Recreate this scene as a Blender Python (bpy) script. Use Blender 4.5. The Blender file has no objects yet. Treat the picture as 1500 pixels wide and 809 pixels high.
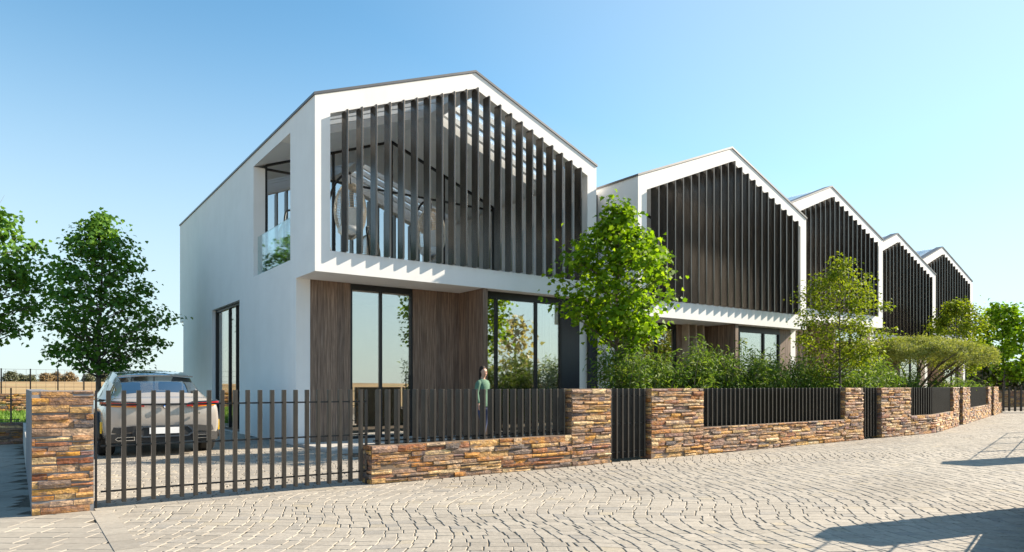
import bpy, bmesh, math, random
import numpy as np
from mathutils import Vector
R = math.radians
sc = bpy.context.scene
COL = sc.collection
rnd = random.Random(7)
SUN_AZ, SUN_EL = 14.0, 29.5          # degrees from +X towards -Y, elevation

# ------------------------------------------------------------------ materials
MATS = {}
def nt(name):
    m = bpy.data.materials.new(name); m.use_nodes = True
    n = m.node_tree.nodes; l = m.node_tree.links
    MATS[name] = m
    return m, n, l, n['Principled BSDF'], n['Material Output']
def ramp(n, stops, interp='LINEAR'):
    r = n.new('ShaderNodeValToRGB'); e = r.color_ramp.elements; r.color_ramp.interpolation = interp
    while len(e) < len(stops): e.new(0.5)
    for i, (p, c) in enumerate(stops):
        e[i].position = p; e[i].color = (c[0], c[1], c[2], 1)
    return r
def noise(n, l, scale, detail=4, rough=.55, vec=None, stretch=None, coord='Object'):
    t = n.new('ShaderNodeTexNoise'); t.inputs['Scale'].default_value = scale
    t.inputs['Detail'].default_value = detail; t.inputs['Roughness'].default_value = rough
    if vec is None:
        tc = n.new('ShaderNodeTexCoord'); vec = tc.outputs[coord]
    if stretch:
        mp = n.new('ShaderNodeMapping'); mp.inputs['Scale'].default_value = stretch
        l.new(vec, mp.inputs['Vector']); vec = mp.outputs[0]
    l.new(vec, t.inputs['Vector'])
    return t
def bump(n, l, src, strength, dist, b):
    bp = n.new('ShaderNodeBump'); bp.inputs['Strength'].default_value = strength; bp.inputs['Distance'].default_value = dist
    l.new(src, bp.inputs['Height']); l.new(bp.outputs[0], b.inputs['Normal']); return bp
def mixc(n, l, fac, a, c, mode='MIX'):
    m = n.new('ShaderNodeMix'); m.data_type = 'RGBA'; m.blend_type = mode
    for s, v in ((m.inputs[0], fac), (m.inputs[6], a), (m.inputs[7], c)):
        if isinstance(v, (int, float)): s.default_value = v
        elif isinstance(v, tuple): s.default_value = (v[0], v[1], v[2], 1)
        else: l.new(v, s)
    return m.outputs[2]
def simple(name, col, rough=.6, metal=0, nscale=0, var=.15, bmp=0, spec=.5, coat=0):
    m, n, l, b, o = nt(name)
    b.inputs['Base Color'].default_value = (*col, 1); b.inputs['Roughness'].default_value = rough
    b.inputs['Metallic'].default_value = metal; b.inputs['Specular IOR Level'].default_value = spec
    b.inputs['Coat Weight'].default_value = coat
    if nscale:
        t = noise(n, l, nscale)
        r = ramp(n, [(.3, [c*(1-var) for c in col]), (.7, [min(1, c*(1+var)) for c in col])])
        l.new(t.outputs[0], r.inputs[0]); l.new(r.outputs[0], b.inputs['Base Color'])
        if bmp: bump(n, l, t.outputs[0], bmp, .01, b)
    return m
def per_island(name, stops, rough, nscale, namp, bmp=.3, dist=.01, interp='LINEAR', trans=0, spec=.4, stretch=None, rough2=None):
    m, n, l, b, o = nt(name)
    g = n.new('ShaderNodeNewGeometry')
    r = ramp(n, stops, interp); l.new(g.outputs['Random Per Island'], r.inputs[0])
    c = r.outputs[0]
    b.inputs['Roughness'].default_value = rough; b.inputs['Specular IOR Level'].default_value = spec
    if nscale:
        t = noise(n, l, nscale, 5, .6, stretch=stretch)
        r2 = ramp(n, [(.25, (1-namp,)*3), (.75, (1+namp*.6,)*3)]); l.new(t.outputs[0], r2.inputs[0])
        c = mixc(n, l, 1.0, c, r2.outputs[0], 'MULTIPLY')
        if bmp: bump(n, l, t.outputs[0], bmp, dist, b)
    l.new(c, b.inputs['Base Color'])
    if trans:
        tr = n.new('ShaderNodeBsdfTranslucent'); mx = n.new('ShaderNodeMixShader'); mx.inputs[0].default_value = trans
        tc = mixc(n, l, 1.0, c, (1.25, 1.25, .5), 'MULTIPLY')
        l.new(tc, tr.inputs[0]); l.new(b.outputs[0], mx.inputs[1]); l.new(tr.outputs[0], mx.inputs[2]); l.new(mx.outputs[0], o.inputs[0])
    return m
def glass(name, refl, tint, rough=0.0, rcol=(1, 1, 1)):
    m, n, l, b, o = nt(name)
    n.remove(b)
    g = n.new('ShaderNodeBsdfGlossy'); g.inputs['Roughness'].default_value = rough; g.inputs[0].default_value = (*rcol, 1)
    t = n.new('ShaderNodeBsdfTransparent'); t.inputs[0].default_value = (*tint, 1)
    lw = n.new('ShaderNodeLayerWeight'); lw.inputs[0].default_value = .35
    mr = n.new('ShaderNodeMapRange'); mr.inputs[3].default_value = refl; mr.inputs[4].default_value = min(1, refl+.45)
    l.new(lw.outputs['Fresnel'], mr.inputs[0])
    mx = n.new('ShaderNodeMixShader'); l.new(mr.outputs[0], mx.inputs[0]); l.new(t.outputs[0], mx.inputs[1]); l.new(g.outputs[0], mx.inputs[2])
    l.new(mx.outputs[0], o.inputs[0]); return m

def make_materials():
    # white render
    m, n, l, b, o = nt('white_render')
    t = noise(n, l, 1.3, 6, .6); r = ramp(n, [(.3, (.80, .795, .785)), (.7, (.86, .855, .845))])
    l.new(t.outputs[0], r.inputs[0]); l.new(r.outputs[0], b.inputs['Base Color']); b.inputs['Roughness'].default_value = .8
    t2 = noise(n, l, 160, 3); bump(n, l, t2.outputs[0], .08, .004, b)
    simple('plaster_beige', (.74, .68, .58), .9, nscale=4, var=.05)
    simple('concrete', (.45, .43, .40), .85, nscale=6, var=.12, bmp=.15)
    simple('concrete_dark', (.20, .20, .21), .85, nscale=5, var=.12, bmp=.1)
    simple('mortar', (.17, .125, .09), .9, nscale=12, var=.15)
    simple('black_frame', (.018, .018, .02), .4, .3)
    simple('roof_metal', (.13, .13, .135), .45, .6, nscale=2, var=.1)
    simple('dark_door', (.014, .017, .026), .35, 0, nscale=3, var=.1)
    # anodised fin metal
    m, n, l, b, o = nt('fin_metal')
    t = noise(n, l, 3, 3, .5, stretch=(4, 4, .4)); r = ramp(n, [(.3, (.085, .074, .064)), (.7, (.13, .114, .099))])
    l.new(t.outputs[0], r.inputs[0]); l.new(r.outputs[0], b.inputs['Base Color'])
    b.inputs['Metallic'].default_value = .75; b.inputs['Roughness'].default_value = .24
    simple('fence_metal', (.055, .049, .043), .42, .55, nscale=5, var=.15)
    # walnut cladding: boards run vertically
    m, n, l, b, o = nt('walnut')
    tc = n.new('ShaderNodeTexCoord')
    t = noise(n, l, 3.0, 7, .65, vec=tc.outputs['Object'], stretch=(14, 14, .5))
    r = ramp(n, [(.30, (.070, .045, .033)), (.5, (.195, .132, .096)), (.70, (.36, .27, .21))])
    l.new(t.outputs[0], r.inputs[0])
    g = n.new('ShaderNodeNewGeometry'); rr = ramp(n, [(0, (.72, .70, .70)), (1, (1.15, 1.1, 1.05))]); l.new(g.outputs['Random Per Island'], rr.inputs[0])
    c = mixc(n, l, 1.0, r.outputs[0], rr.outputs[0], 'MULTIPLY')
    l.new(c, b.inputs['Base Color']); b.inputs['Roughness'].default_value = .55
    bump(n, l, t.outputs[0], .25, .006, b)
    simple('lit_edge_wood', (.42, .33, .26), .6, nscale=8, var=.15)  # pale wood, with the light on the board edges put into its colour
    glass('window_glass', .40, (.94, .95, .92), 0, (.98, .95, .90))
    glass('loggia_glass', .55, (.85, .90, .87))
    glass('rail_glass', .12, (.82, .92, .93))
    glass('roof_glass', .05, (.95, .97, .98))
    glass('car_glass', .04, (.50, .54, .57))
    simple('curtain', (.85, .85, .83), .9)
    per_island('ledge_stone', [(0, (.38, .22, .075)), (.09, (.60, .46, .28)), (.17, (.47, .235, .04)), (.26, (.22, .075, .035)), (.34, (.40, .24, .14)), (.42, (.085, .08, .088)), (.49, (.19, .115, .115)),
               (.57, (.54, .34, .11)), (.66, (.24, .125, .125)), (.74, (.48, .36, .24)), (.82, (.36, .145, .035)), (.90, (.13, .10, .09)), (1, (.31, .20, .14))],
               .75, 13, .65, 1.0, .022, 'LINEAR', stretch=(1, 1, 2.2), rough2=None)
    per_island('sett_stone', [(0, (.29, .262, .222)), (.25, (.365, .33, .28)), (.5, (.325, .295, .25)), (.8, (.385, .348, .295)), (.93, (.28, .262, .236)), (1, (.375, .327, .25))],
               .85, 22, .22, .5, .006)
    per_island('flag_stone', [(0, (.295, .268, .228)), (.5, (.34, .308, .262)), (1, (.37, .337, .285))], .85, 18, .18, .35, .005)
    for nm_ in ('sett_stone', 'flag_stone'):       # broad dust and tyre-worn patches over the paving
        mm = MATS[nm_]; n, l = mm.node_tree.nodes, mm.node_tree.links; b = n['Principled BSDF']; c0 = b.inputs['Base Color'].links[0].from_socket
        t1 = noise(n, l, .55, 5, .6, stretch=(.5, 1.6, 1)); r1 = ramp(n, [(.32, (.84, .83, .82)), (.5, (1, 1, 1)), (.7, (1.08, 1.07, 1.05))]); l.new(t1.outputs[0], r1.inputs[0])
        t2 = noise(n, l, 3.2, 6, .7); r2 = ramp(n, [(.62, (1, 1, 1)), (.76, (.80, .78, .74))]); l.new(t2.outputs[0], r2.inputs[0])
        l.new(mixc(n, l, 1.0, mixc(n, l, 1.0, c0, r1.outputs[0], 'MULTIPLY'), r2.outputs[0], 'MULTIPLY'), b.inputs['Base Color'])
    mm = MATS['white_render']; n, l = mm.node_tree.nodes, mm.node_tree.links; b = n['Principled BSDF']; c0 = b.inputs['Base Color'].links[0].from_socket
    t1 = noise(n, l, 2.2, 5, .65, stretch=(1.6, 1.6, .12)); r1 = ramp(n, [(.35, (.982, .98, .977)), (.55, (1, 1, 1))]); l.new(t1.outputs[0], r1.inputs[0])
    l.new(mixc(n, l, 1.0, c0, r1.outputs[0], 'MULTIPLY'), b.inputs['Base Color'])
    mm = MATS['ledge_stone']; n, l = mm.node_tree.nodes, mm.node_tree.links; b = n['Principled BSDF']
    c0 = b.inputs['Base Color'].links[0].from_socket
    t1 = noise(n, l, 4.5, 6, .65, stretch=(1, 1, 3.0)); r1 = ramp(n, [(.52, (0, 0, 0)), (.64, (1, 1, 1))]); l.new(t1.outputs[0], r1.inputs[0])
    c1 = mixc(n, l, r1.outputs[0], c0, mixc(n, l, .6, c0, (.46, .23, .05)))
    t2 = noise(n, l, 7, 6, .7, stretch=(1.3, 1.3, 2.6)); r2 = ramp(n, [(.50, (0, 0, 0)), (.62, (1, 1, 1))]); l.new(t2.outputs[0], r2.inputs[0])
    c2 = mixc(n, l, r2.outputs[0], c1, mixc(n, l, .7, c1, (.11, .085, .09)))
    t3 = noise(n, l, 60, 4, .7); r3 = ramp(n, [(.3, (.78, .76, .74)), (.7, (1.62, 1.56, 1.38))]); l.new(t3.outputs[0], r3.inputs[0])
    l.new(mixc(n, l, 1.0, c2, r3.outputs[0], 'MULTIPLY'), b.inputs['Base Color'])
    simple('joint_sand', (.10, .08, .055), .95, nscale=30, var=.35)
    m, n, l, b, o = nt('field')
    t = noise(n, l, .03, 6, .6); r = ramp(n, [(.34, (.22, .135, .06)), (.46, (.33, .21, .085)), (.56, (.38, .26, .12)), (.64, (.19, .20, .06))])
    l.new(t.outputs[0], r.inputs[0]); t2 = noise(n, l, 4, 5, .7); r2 = ramp(n, [(.3, (.75, .75, .75)), (.7, (1.15, 1.15, 1.1))]); l.new(t2.outputs[0], r2.inputs[0])
    c = mixc(n, l, 1.0, r.outputs[0], r2.outputs[0], 'MULTIPLY'); l.new(c, b.inputs['Base Color']); b.inputs['Roughness'].default_value = .95
    simple('soil', (.075, .055, .035), .95, nscale=9, var=.4, bmp=.8)
    per_island('grass', [(0, (.09, .17, .02)), (.5, (.13, .24, .03)), (1, (.18, .28, .05))], .7, 0, 0, trans=.35)
    simple('lawn_base', (.07, .13, .02), .95, nscale=8, var=.3)
    per_island('maple_leaf', [(0, (.085, .18, .008)), (.4, (.15, .27, .010)), (.75, (.21, .345, .014)), (1, (.29, .41, .03))], .6, 0, 0, trans=.5, spec=.2)
    per_island('maple_leaf_dark', [(0, (.065, .16, .028)), (.5, (.10, .22, .034)), (1, (.16, .29, .035))], .6, 0, 0, trans=.4, spec=.2)
    per_island('robinia_leaf', [(0, (.11, .17, .012)), (.5, (.175, .24, .018)), (1, (.27, .31, .03))], .6, 0, 0, trans=.45, spec=.15)
    per_island('umbrella_leaf', [(0, (.18, .22, .05)), (.5, (.28, .31, .08)), (1, (.38, .39, .14))], .75, 0, 0, trans=.35, spec=.1)
    per_island('bamboo_leaf', [(0, (.06, .12, .024)), (.5, (.115, .20, .036)), (.9, (.19, .27, .055)), (1, (.23, .29, .08))], .6, 0, 0, trans=.4, spec=.15)
    per_island('autumn_leaf', [(0, (.36, .32, .20)), (.5, (.46, .41, .27)), (1, (.36, .37, .20))], .5, 0, 0, trans=.4)
    per_island('far_leaf', [(0, (.08, .10, .05)), (.5, (.12, .135, .07)), (1, (.18, .17, .10))], .7, 0, 0, trans=.2)
    per_island('far_leaf_brown', [(0, (.19, .12, .06)), (.5, (.25, .17, .08)), (1, (.30, .22, .11))], .7, 0, 0, trans=.2)
    m, n, l, b, o = nt('bark')
    t = noise(n, l, 14, 6, .7, stretch=(1, 1, .25)); r = ramp(n, [(.3, (.075, .058, .042)), (.7, (.20, .165, .13))]); l.new(t.outputs[0], r.inputs[0])
    l.new(r.outputs[0], b.inputs['Base Color']); b.inputs['Roughness'].default_value = .9; bump(n, l, t.outputs[0], .7, .01, b)
    simple('wicker', (.66, .58, .47), .6, nscale=30, var=.25)
    simple('cushion', (.72, .70, .66), .9, nscale=20, var=.06)
    simple('pot', (.25, .24, .23), .7, nscale=6, var=.1)
    simple('car_paint', (.41, .375, .34), .26, .25, coat=1)
    simple('car_roof', (.030, .045, .065), .08, 0, coat=1)
    simple('car_trim', (.02, .02, .021), .5)
    simple('tyre', (.016, .016, .016), .8, nscale=30, var=.2)
    simple('rim', (.30, .30, .31), .3, .9)
    simple('tail_red', (.30, .008, .012), .15, coat=1)
    simple('tail_amber', (.75, .28, .02), .2, coat=1)
    simple('plate_white', (.80, .80, .80), .4)
    simple('caliper_yellow', (.75, .48, .02), .4)
    simple('emblem_blue', (.03, .16, .55), .3); simple('emblem_white', (.85, .85, .85), .3); simple('emblem_red', (.6, .03, .05), .3)
    simple('chrome', (.7, .7, .7), .15, 1)
    simple('seat_fabric', (.045, .055, .075), .7)
    simple('skin', (.55, .33, .235), .5, nscale=20, var=.05)
    simple('hair', (.022, .013, .009), .8, nscale=60, var=.4)
    simple('sweater', (.10, .20, .14), .9, nscale=40, var=.15)
    simple('jeans', (.035, .055, .13), .85, nscale=60, var=.2)
    simple('shoe', (.55, .53, .50), .6)
    simple('lip', (.42, .15, .12), .5); simple('eye_dark', (.03, .02, .015), .3); simple('eye_white', (.8, .78, .75), .3)
make_materials()
M = MATS

# ------------------------------------------------------------------ mesh builder
class MB:
    def __init__(s): s.v = []; s.f = []; s.mi = []; s.cur = 0; s.smooth = []
    def add(s, vs, fs, smooth=False):
        k = len(s.v); s.v.extend([tuple(map(float, p)) for p in vs])
        for f in fs: s.f.append([i+k for i in f]); s.mi.append(s.cur); s.smooth.append(smooth)
        return s
    def box(s, x0, x1, y0, y1, z0, z1):
        vs = [(x0,y0,z0),(x1,y0,z0),(x1,y1,z0),(x0,y1,z0),(x0,y0,z1),(x1,y0,z1),(x1,y1,z1),(x0,y1,z1)]
        return s.add(vs, [(0,3,2,1),(4,5,6,7),(0,1,5,4),(1,2,6,5),(2,3,7,6),(3,0,4,7)])
    def prism_y(s, poly, y0, y1):           # poly in (x,z), counter-clockwise seen from -Y
        n = len(poly); vs = [(x,y0,z) for x,z in poly]+[(x,y1,z) for x,z in poly]
        fs = [tuple(range(n)), tuple(range(2*n-1, n-1, -1))]+[(i, i+n, (i+1)%n+n, (i+1)%n) for i in range(n)]
        return s.add(vs, fs)
    def ring_y(s, outer, inner, y0, y1):
        n = len(outer); vs = [(x,y0,z) for x,z in outer]+[(x,y0,z) for x,z in inner]+[(x,y1,z) for x,z in outer]+[(x,y1,z) for x,z in inner]
        fs = []
        for i in range(n):
            j = (i+1) % n
            fs += [(i,j,n+j,n+i), (2*n+j,2*n+i,3*n+i,3*n+j), (i,2*n+i,2*n+j,j), (n+i,n+j,3*n+j,3*n+i)]
        return s.add(vs, fs)
    def bar(s, p, q, w, h, up=(0,0,1)):     # rectangular bar from p to q
        p = Vector(p); q = Vector(q); d = (q-p).normalized(); u = Vector(up); sx = d.cross(u).normalized(); u = sx.cross(d)
        vs = [c + sx*a*w/2 + u*b*h/2 for c in (p, q) for a, b in ((-1,-1),(1,-1),(1,1),(-1,1))]
        return s.add(vs, [(3,2,1,0),(4,5,6,7),(0,1,5,4),(1,2,6,5),(2,3,7,6),(3,0,4,7)])
    def tube(s, pts, rad, seg=8, cap=True):
        pts = [Vector(p) for p in pts]; n = len(pts)
        if not hasattr(rad, '__len__'): rad = [rad]*n
        vs = []; fs = []; ref = Vector((.31, .21, .93)).normalized()
        t0 = (pts[1]-pts[0]).normalized()
        if abs(t0.dot(ref)) > .9: ref = Vector((1, 0, 0))
        for i in range(n):
            t = (pts[min(i+1,n-1)]-pts[max(i-1,0)]).normalized()
            a = (ref - t*ref.dot(t))
            if a.length < 1e-4: a = Vector((0,1,0)) - t*t.y
            a.normalize(); ref = a; b = t.cross(a)
            for k in range(seg):
                th = 2*math.pi*k/seg; vs.append(pts[i]+(a*math.cos(th)+b*math.sin(th))*rad[i])
        for i in range(n-1):
            for k in range(seg):
                k2 = (k+1) % seg; fs.append((i*seg+k, i*seg+k2, (i+1)*seg+k2, (i+1)*seg+k))
        if cap: fs += [tuple(range(seg-1,-1,-1)), tuple(range((n-1)*seg, n*seg))]
        return s.add(vs, fs, True)
    def lathe(s, prof, cx, cy, seg=16, axis='z'):
        vs = []; n = len(prof)
        for r, z in prof:
            for k in range(seg):
                a = 2*math.pi*k/seg
                if axis == 'z': vs.append((cx+r*math.cos(a), cy+r*math.sin(a), z))
                else: vs.append((z, cx+r*math.cos(a), cy+r*math.sin(a)))
        fs = [(i*seg+k, i*seg+(k+1)%seg, (i+1)*seg+(k+1)%seg, (i+1)*seg+k) for i in range(n-1) for k in range(seg)]
        fs += [tuple(range(seg-1,-1,-1)), tuple(range((n-1)*seg, n*seg))]
        return s.add(vs, fs, True)
    def build(s, name, mat, parent=None, loc=(0,0,0), bevel=0):
        me = bpy.data.meshes.new(name); me.from_pydata(s.v, [], s.f)
        mats = mat if isinstance(mat, (list, tuple)) else [mat]
        for m in mats: me.materials.append(M[m])
        me.polygons.foreach_set('material_index', s.mi); me.polygons.foreach_set('use_smooth', s.smooth); me.update()
        o = bpy.data.objects.new(name, me); COL.objects.link(o); o.location = loc
        if parent: o.parent = parent
        if bevel:
            b = o.modifiers.new('edge', 'BEVEL'); b.width = bevel; b.segments = 2; b.limit_method = 'ANGLE'; b.angle_limit = R(40)
        return o
def fast_mesh(name, V, k, mat, parent=None, loc=(0,0,0), smooth=False):
    """V: (n*k,3) array, n separate k-gons"""
    n = len(V)//k; me = bpy.data.meshes.new(name)
    me.vertices.add(len(V)); me.vertices.foreach_set('co', np.asarray(V, np.float32).ravel())
    me.loops.add(n*k); me.loops.foreach_set('vertex_index', np.arange(n*k, dtype=np.int32))
    me.polygons.add(n); me.polygons.foreach_set('loop_start', np.arange(0, n*k, k, dtype=np.int32))
    me.update(calc_edges=True); me.materials.append(M[mat])
    o = bpy.data.objects.new(name, me); COL.objects.link(o); o.location = loc
    if parent: o.parent = parent
    return o
def tag(o, label=None, cat=None, group=None, kind=None):
    if label: o['label'] = label
    if cat: o['category'] = cat
    if group: o['group'] = group
    if kind: o['kind'] = kind
    return o
def thing(name, label, cat, loc=(0,0,0), rz=0, group=None):
    o = bpy.data.objects.new(name, None); COL.objects.link(o); o.empty_display_size = .2
    o.location = loc; o.rotation_euler = (0, 0, rz)
    return tag(o, label, cat, group)

# ------------------------------------------------------------------ camera, light, sky
cam = bpy.data.cameras.new('camera'); cam.lens = 24; cam.sensor_width = 36; cam.shift_y = 160.5/1500
cam.clip_start = .1; cam.clip_end = 8000
co = bpy.data.objects.new('camera', cam); COL.objects.link(co); co.location = (0, 0, 1.25); co.rotation_euler = (R(90), 0, R(-36)); sc.camera = co
w = bpy.data.worlds.new('World'); sc.world = w; w.use_nodes = True
n = w.node_tree.nodes; l = w.node_tree.links
sky = n.new('ShaderNodeTexSky'); sky.sky_type = 'NISHITA'; sky.sun_disc = False
sky.sun_elevation = R(SUN_EL); sky.sun_rotation = R(90+SUN_AZ); sky.air_density = 1.0; sky.dust_density = .25; sky.ozone_density = 1.0; sky.altitude = 0
tint = n.new('ShaderNodeMix'); tint.data_type = 'RGBA'; tint.blend_type = 'MULTIPLY'; tint.inputs[0].default_value = 1; tint.inputs[7].default_value = (.58, .88, .91, 1)
l.new(sky.outputs[0], tint.inputs[6]); tc = n.new('ShaderNodeTexCoord'); sep = n.new('ShaderNodeSeparateXYZ'); l.new(tc.outputs['Generated'], sep.inputs[0])
mr = n.new('ShaderNodeMapRange'); mr.interpolation_type = 'SMOOTHSTEP'; mr.inputs[1].default_value = -.02; mr.inputs[2].default_value = .50; mr.inputs[3].default_value = .85; mr.inputs[4].default_value = 0
l.new(sep.outputs[2], mr.inputs[0])
dt = n.new('ShaderNodeVectorMath'); dt.operation = 'DOT_PRODUCT'; l.new(tc.outputs['Generated'], dt.inputs[0])
_a, _e = R(SUN_AZ), R(SUN_EL); dt.inputs[1].default_value = (math.cos(_a)*math.cos(_e), -math.sin(_a)*math.cos(_e), math.sin(_e))
m2 = n.new('ShaderNodeMapRange'); m2.interpolation_type = 'SMOOTHSTEP'; m2.inputs[1].default_value = .30; m2.inputs[2].default_value = 1.0; m2.inputs[3].default_value = 0; m2.inputs[4].default_value = .50; l.new(dt.outputs['Value'], m2.inputs[0])
mx_ = n.new('ShaderNodeMath'); mx_.operation = 'MAXIMUM'; l.new(mr.outputs[0], mx_.inputs[0]); l.new(m2.outputs[0], mx_.inputs[1])
hz = n.new('ShaderNodeMix'); hz.data_type = 'RGBA'; l.new(mx_.outputs[0], hz.inputs[0]); l.new(tint.outputs[2], hz.inputs[6]); hz.inputs[7].default_value = (3.05, 3.4, 3.58, 1)
l.new(hz.outputs[2], n['Background'].inputs[0]); n['Background'].inputs[1].default_value = .108
sun = bpy.data.lights.new('sun', 'SUN'); sun.energy = 5.0; sun.angle = R(.5); sun.color = (1, .87, .70)
so = bpy.data.objects.new('sun', sun); COL.objects.link(so)
a, e = R(SUN_AZ), R(SUN_EL)
sd = Vector((math.cos(a)*math.cos(e), -math.sin(a)*math.cos(e), math.sin(e)))
so.rotation_euler = sd.to_track_quat('Z', 'Y').to_euler(); so.location = sd*60
sc.view_settings.view_transform = 'Standard'; sc.view_settings.look = 'None'; sc.view_settings.gamma = 1; sc.view_settings.exposure = 1.30
sc.cycles.max_bounces = 10; sc.cycles.transparent_max_bounces = 16; sc.cycles.use_denoising = True

# ------------------------------------------------------------------ fence line
BEND = 19.6; TH = math.atan2(3.7, 15.2)
def path(s, d=0.0):                 # d = distance behind the street face
    if s <= BEND: return (s, 8.0+d)
    t = s-BEND; return (BEND+t*math.cos(TH)-d*math.sin(TH), 8.0+t*math.sin(TH)+d*math.cos(TH))
def street_edge(x): return 8.0 if x <= BEND else 8.0+(x-BEND)*math.tan(TH)

# ------------------------------------------------------------------ ground
def sheet(name, pts, z, mat):
    b = MB(); b.add([(x, y, z) for x, y in pts], [tuple(range(len(pts)))]); return tag(b.build(name, mat), kind='structure')
sheet('field', [(-3500,-3500),(3500,-3500),(3500,3500),(-3500,3500)], -.06, 'field')
rg = np.random.default_rng(2); fb = MB(); rads = [72, 90, 110, 135, 160, 185, 205, 230, 270]; hs = [-.10, .12, .45, .85, 1.3, 1.7, 1.9, 1.6, -.2]; na = 96; vs = []
for ri, (rr_, hh_) in enumerate(zip(rads, hs)):
    for k in range(na):
        a_ = 2*math.pi*k/na; q = 1+.13*math.sin(a_*5+1)+.10*math.sin(a_*11+.5*ri)
        vs.append((rr_*math.cos(a_), rr_*math.sin(a_), hh_*q if hh_ > 0 else hh_))
fb.add(vs, [(i*na+k, i*na+(k+1)%na, (i+1)*na+(k+1)%na, (i+1)*na+k) for i in range(len(rads)-1) for k in range(na)], True)
tag(fb.build('rising_field', 'field'), kind='structure')
sheet('street', [(-14,-9),(70,-9),(70,20),(BEND+40*math.cos(TH),8.3+40*math.sin(TH)),(BEND,8.3),(-14,8.3)], -.0065, 'joint_sand')
sheet('driveway', [(-14,8.3),(4.7,8.3),(4.7,24),(-14,24)], -.007, 'joint_sand')
sheet('garden_soil', [(4.7,8.3),(BEND,8.3),(BEND+30*math.cos(TH),8.3+30*math.sin(TH)),(48,16),(48,40),(4.7,40)], -.024, 'soil')
sheet('lawn', [(-40,24),(4.7,24),(4.7,46),(-40,46)], -.03, 'lawn_base')

def setts(name, keep, u0, u1, v0, v1, du, dv, warp, mat, seed, gap=.009, gv=.004, run=True, hvar=.0013, base=-.02, axis=36.0, bev=.005):
    g = np.random.default_rng(seed); quads = []
    nv = int((v1-v0)/dv)
    for j in range(nv):
        va = v0+j*dv; vb = va+dv
        if run:      # setts line up from row to row with small slips
            k_ = np.arange(int((u1-u0)/du)); us = u0+k_*du+g.normal(0, .017, len(k_))+.02*np.sin(k_*2.1+j*.4)+g.normal(0, .011, len(k_))*(g.random(len(k_)) < .5)
        else:
            us = [u0+g.uniform(0, du)]
            while us[-1] < u1: us.append(us[-1]+du*g.uniform(.78, 1.24))
            us = np.array(us)
        for k in range(len(us)-1): quads.append((us[k], us[k+1], va, vb))
    q = np.array(quads)
    j4 = g.normal(0, .0035, (len(q), 4, 2))
    ua, ub, va, vb = q.T
    U = np.stack([ua+gap/2, ub-gap/2, ub-gap/2, ua+gap/2], 1)+j4[:,:,0]; Vv = np.stack([va+gv/2, va+gv/2, vb-gv/2, vb-gv/2], 1)+j4[:,:,1]
    def tow(u, v):
        r_, w_ = warp(u, v); c, s = math.cos(R(axis)), math.sin(R(axis))
        return np.stack([r_*c+w_*s, -r_*s+w_*c], -1)
    P = tow(U, Vv); C = P.mean(1)
    k = keep(C[:,0], C[:,1]); P = P[k]; C = C[k]; N = len(P)
    e_ = np.stack([P[:,0]-P[:,1], P[:,1]-P[:,0], P[:,2]-P[:,3], P[:,3]-P[:,2]], 1); e_ /= np.linalg.norm(e_, axis=2)[:,:,None]
    top = P-e_*bev+(C[:,None,:]-P)*.012
    h = g.uniform(-hvar, hvar*.4, (N,1))+g.normal(0, .0004, (N,4))
    dz_ = .004
    V = np.zeros((N, 8, 3)); V[:,:4,:2] = P; V[:,:4,2] = base; V[:,4:,:2] = top; V[:,4:,2] = h
    mid = V[:, :4].copy(); mid[:,:,2] = h-dz_
    V = np.concatenate([V[:,:4], mid, V[:,4:]], 1)        # 12 verts: base, shoulder, top
    fl = []
    for i in range(4):
        i2 = (i+1) % 4; fl += [(i, i2, 4+i2, 4+i), (4+i, 4+i2, 8+i2, 8+i)]
    fl.append((8, 9, 10, 11)); fl = np.array(fl)
    F = (fl[None]+(np.arange(N)*12)[:,None,None]).reshape(-1)
    me = bpy.data.meshes.new(name); me.vertices.add(N*12); me.vertices.foreach_set('co', V.astype(np.float32).ravel())
    me.loops.add(len(F)); me.loops.foreach_set('vertex_index', F.astype(np.int32)); me.polygons.add(len(F)//4)
    me.polygons.foreach_set('loop_start', np.arange(0, len(F), 4, dtype=np.int32)); me.update(calc_edges=True); me.materials.append(M[mat])
    me.polygons.foreach_set('use_smooth', [False]*(len(F)//4)); me.update()
    o = bpy.data.objects.new(name, me); COL.objects.link(o); return tag(o, kind='structure')
def fan(u, v):
    return (u+.17*np.sin(2*np.pi*v/4.2+.8+1.1*np.sin(u*.55)+.6*np.sin(v*.9+u*.3)), v+.05*np.cos(2*np.pi*u/3.1+.9*np.sin(v*.55))+.015*np.sin(u*5.1+v))
def keep_street(x, y):
    edge = np.where(x <= BEND, 8.05, 8.05+(x-BEND)*math.tan(TH))
    wv = .588*x+.809*y; rv = .809*x-.588*y
    return (x > .68) & (x < 40) & (y < edge) & (y > -3) & (wv > 2.2) & (rv < wv*1.0+1.5)
setts('street_setts', keep_street, -14, 40, 0, 40, .15, .135, fan, 'sett_stone', 3, gap=.008, gv=.003)
def keep_flag(x, y): return (x <= .68) & (x > -6) & (y < 24) & (y > 3)
def plain(u, v): return (u+.02*np.sin(v*1.3), v+.02*np.sin(u*1.1))
setts('flagstones', lambda x, y: keep_flag(x, y) & ~((x > .12) & (y > 8.0)), -20, 8, 0, 30, .34, .20, plain, 'flag_stone', 5, gap=.005, hvar=.0006, bev=.003, run=False)
def keep_drive(x, y): return (x > .30) & (x < 4.72) & (y >= 8.05) & (y < 24)
setts('driveway_setts', keep_drive, -20, 6, 4, 26, .20, .12, lambda u, v: (u+.03*np.sin(v*1.7), v+.05*np.cos(u*1.9)), 'sett_stone', 6, axis=20, run=False)
ed = MB(); ye = -3.0
while ye < 7.9:
    q = rnd.uniform(.28, .42); ed.box(.60, .78, ye+.003, min(ye+q, 7.93)-.003, -.02, .0032+rnd.uniform(-.0004, .0004)); ye += q
tag(ed.build('edging_stones', 'flag_stone'), kind='structure')
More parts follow.
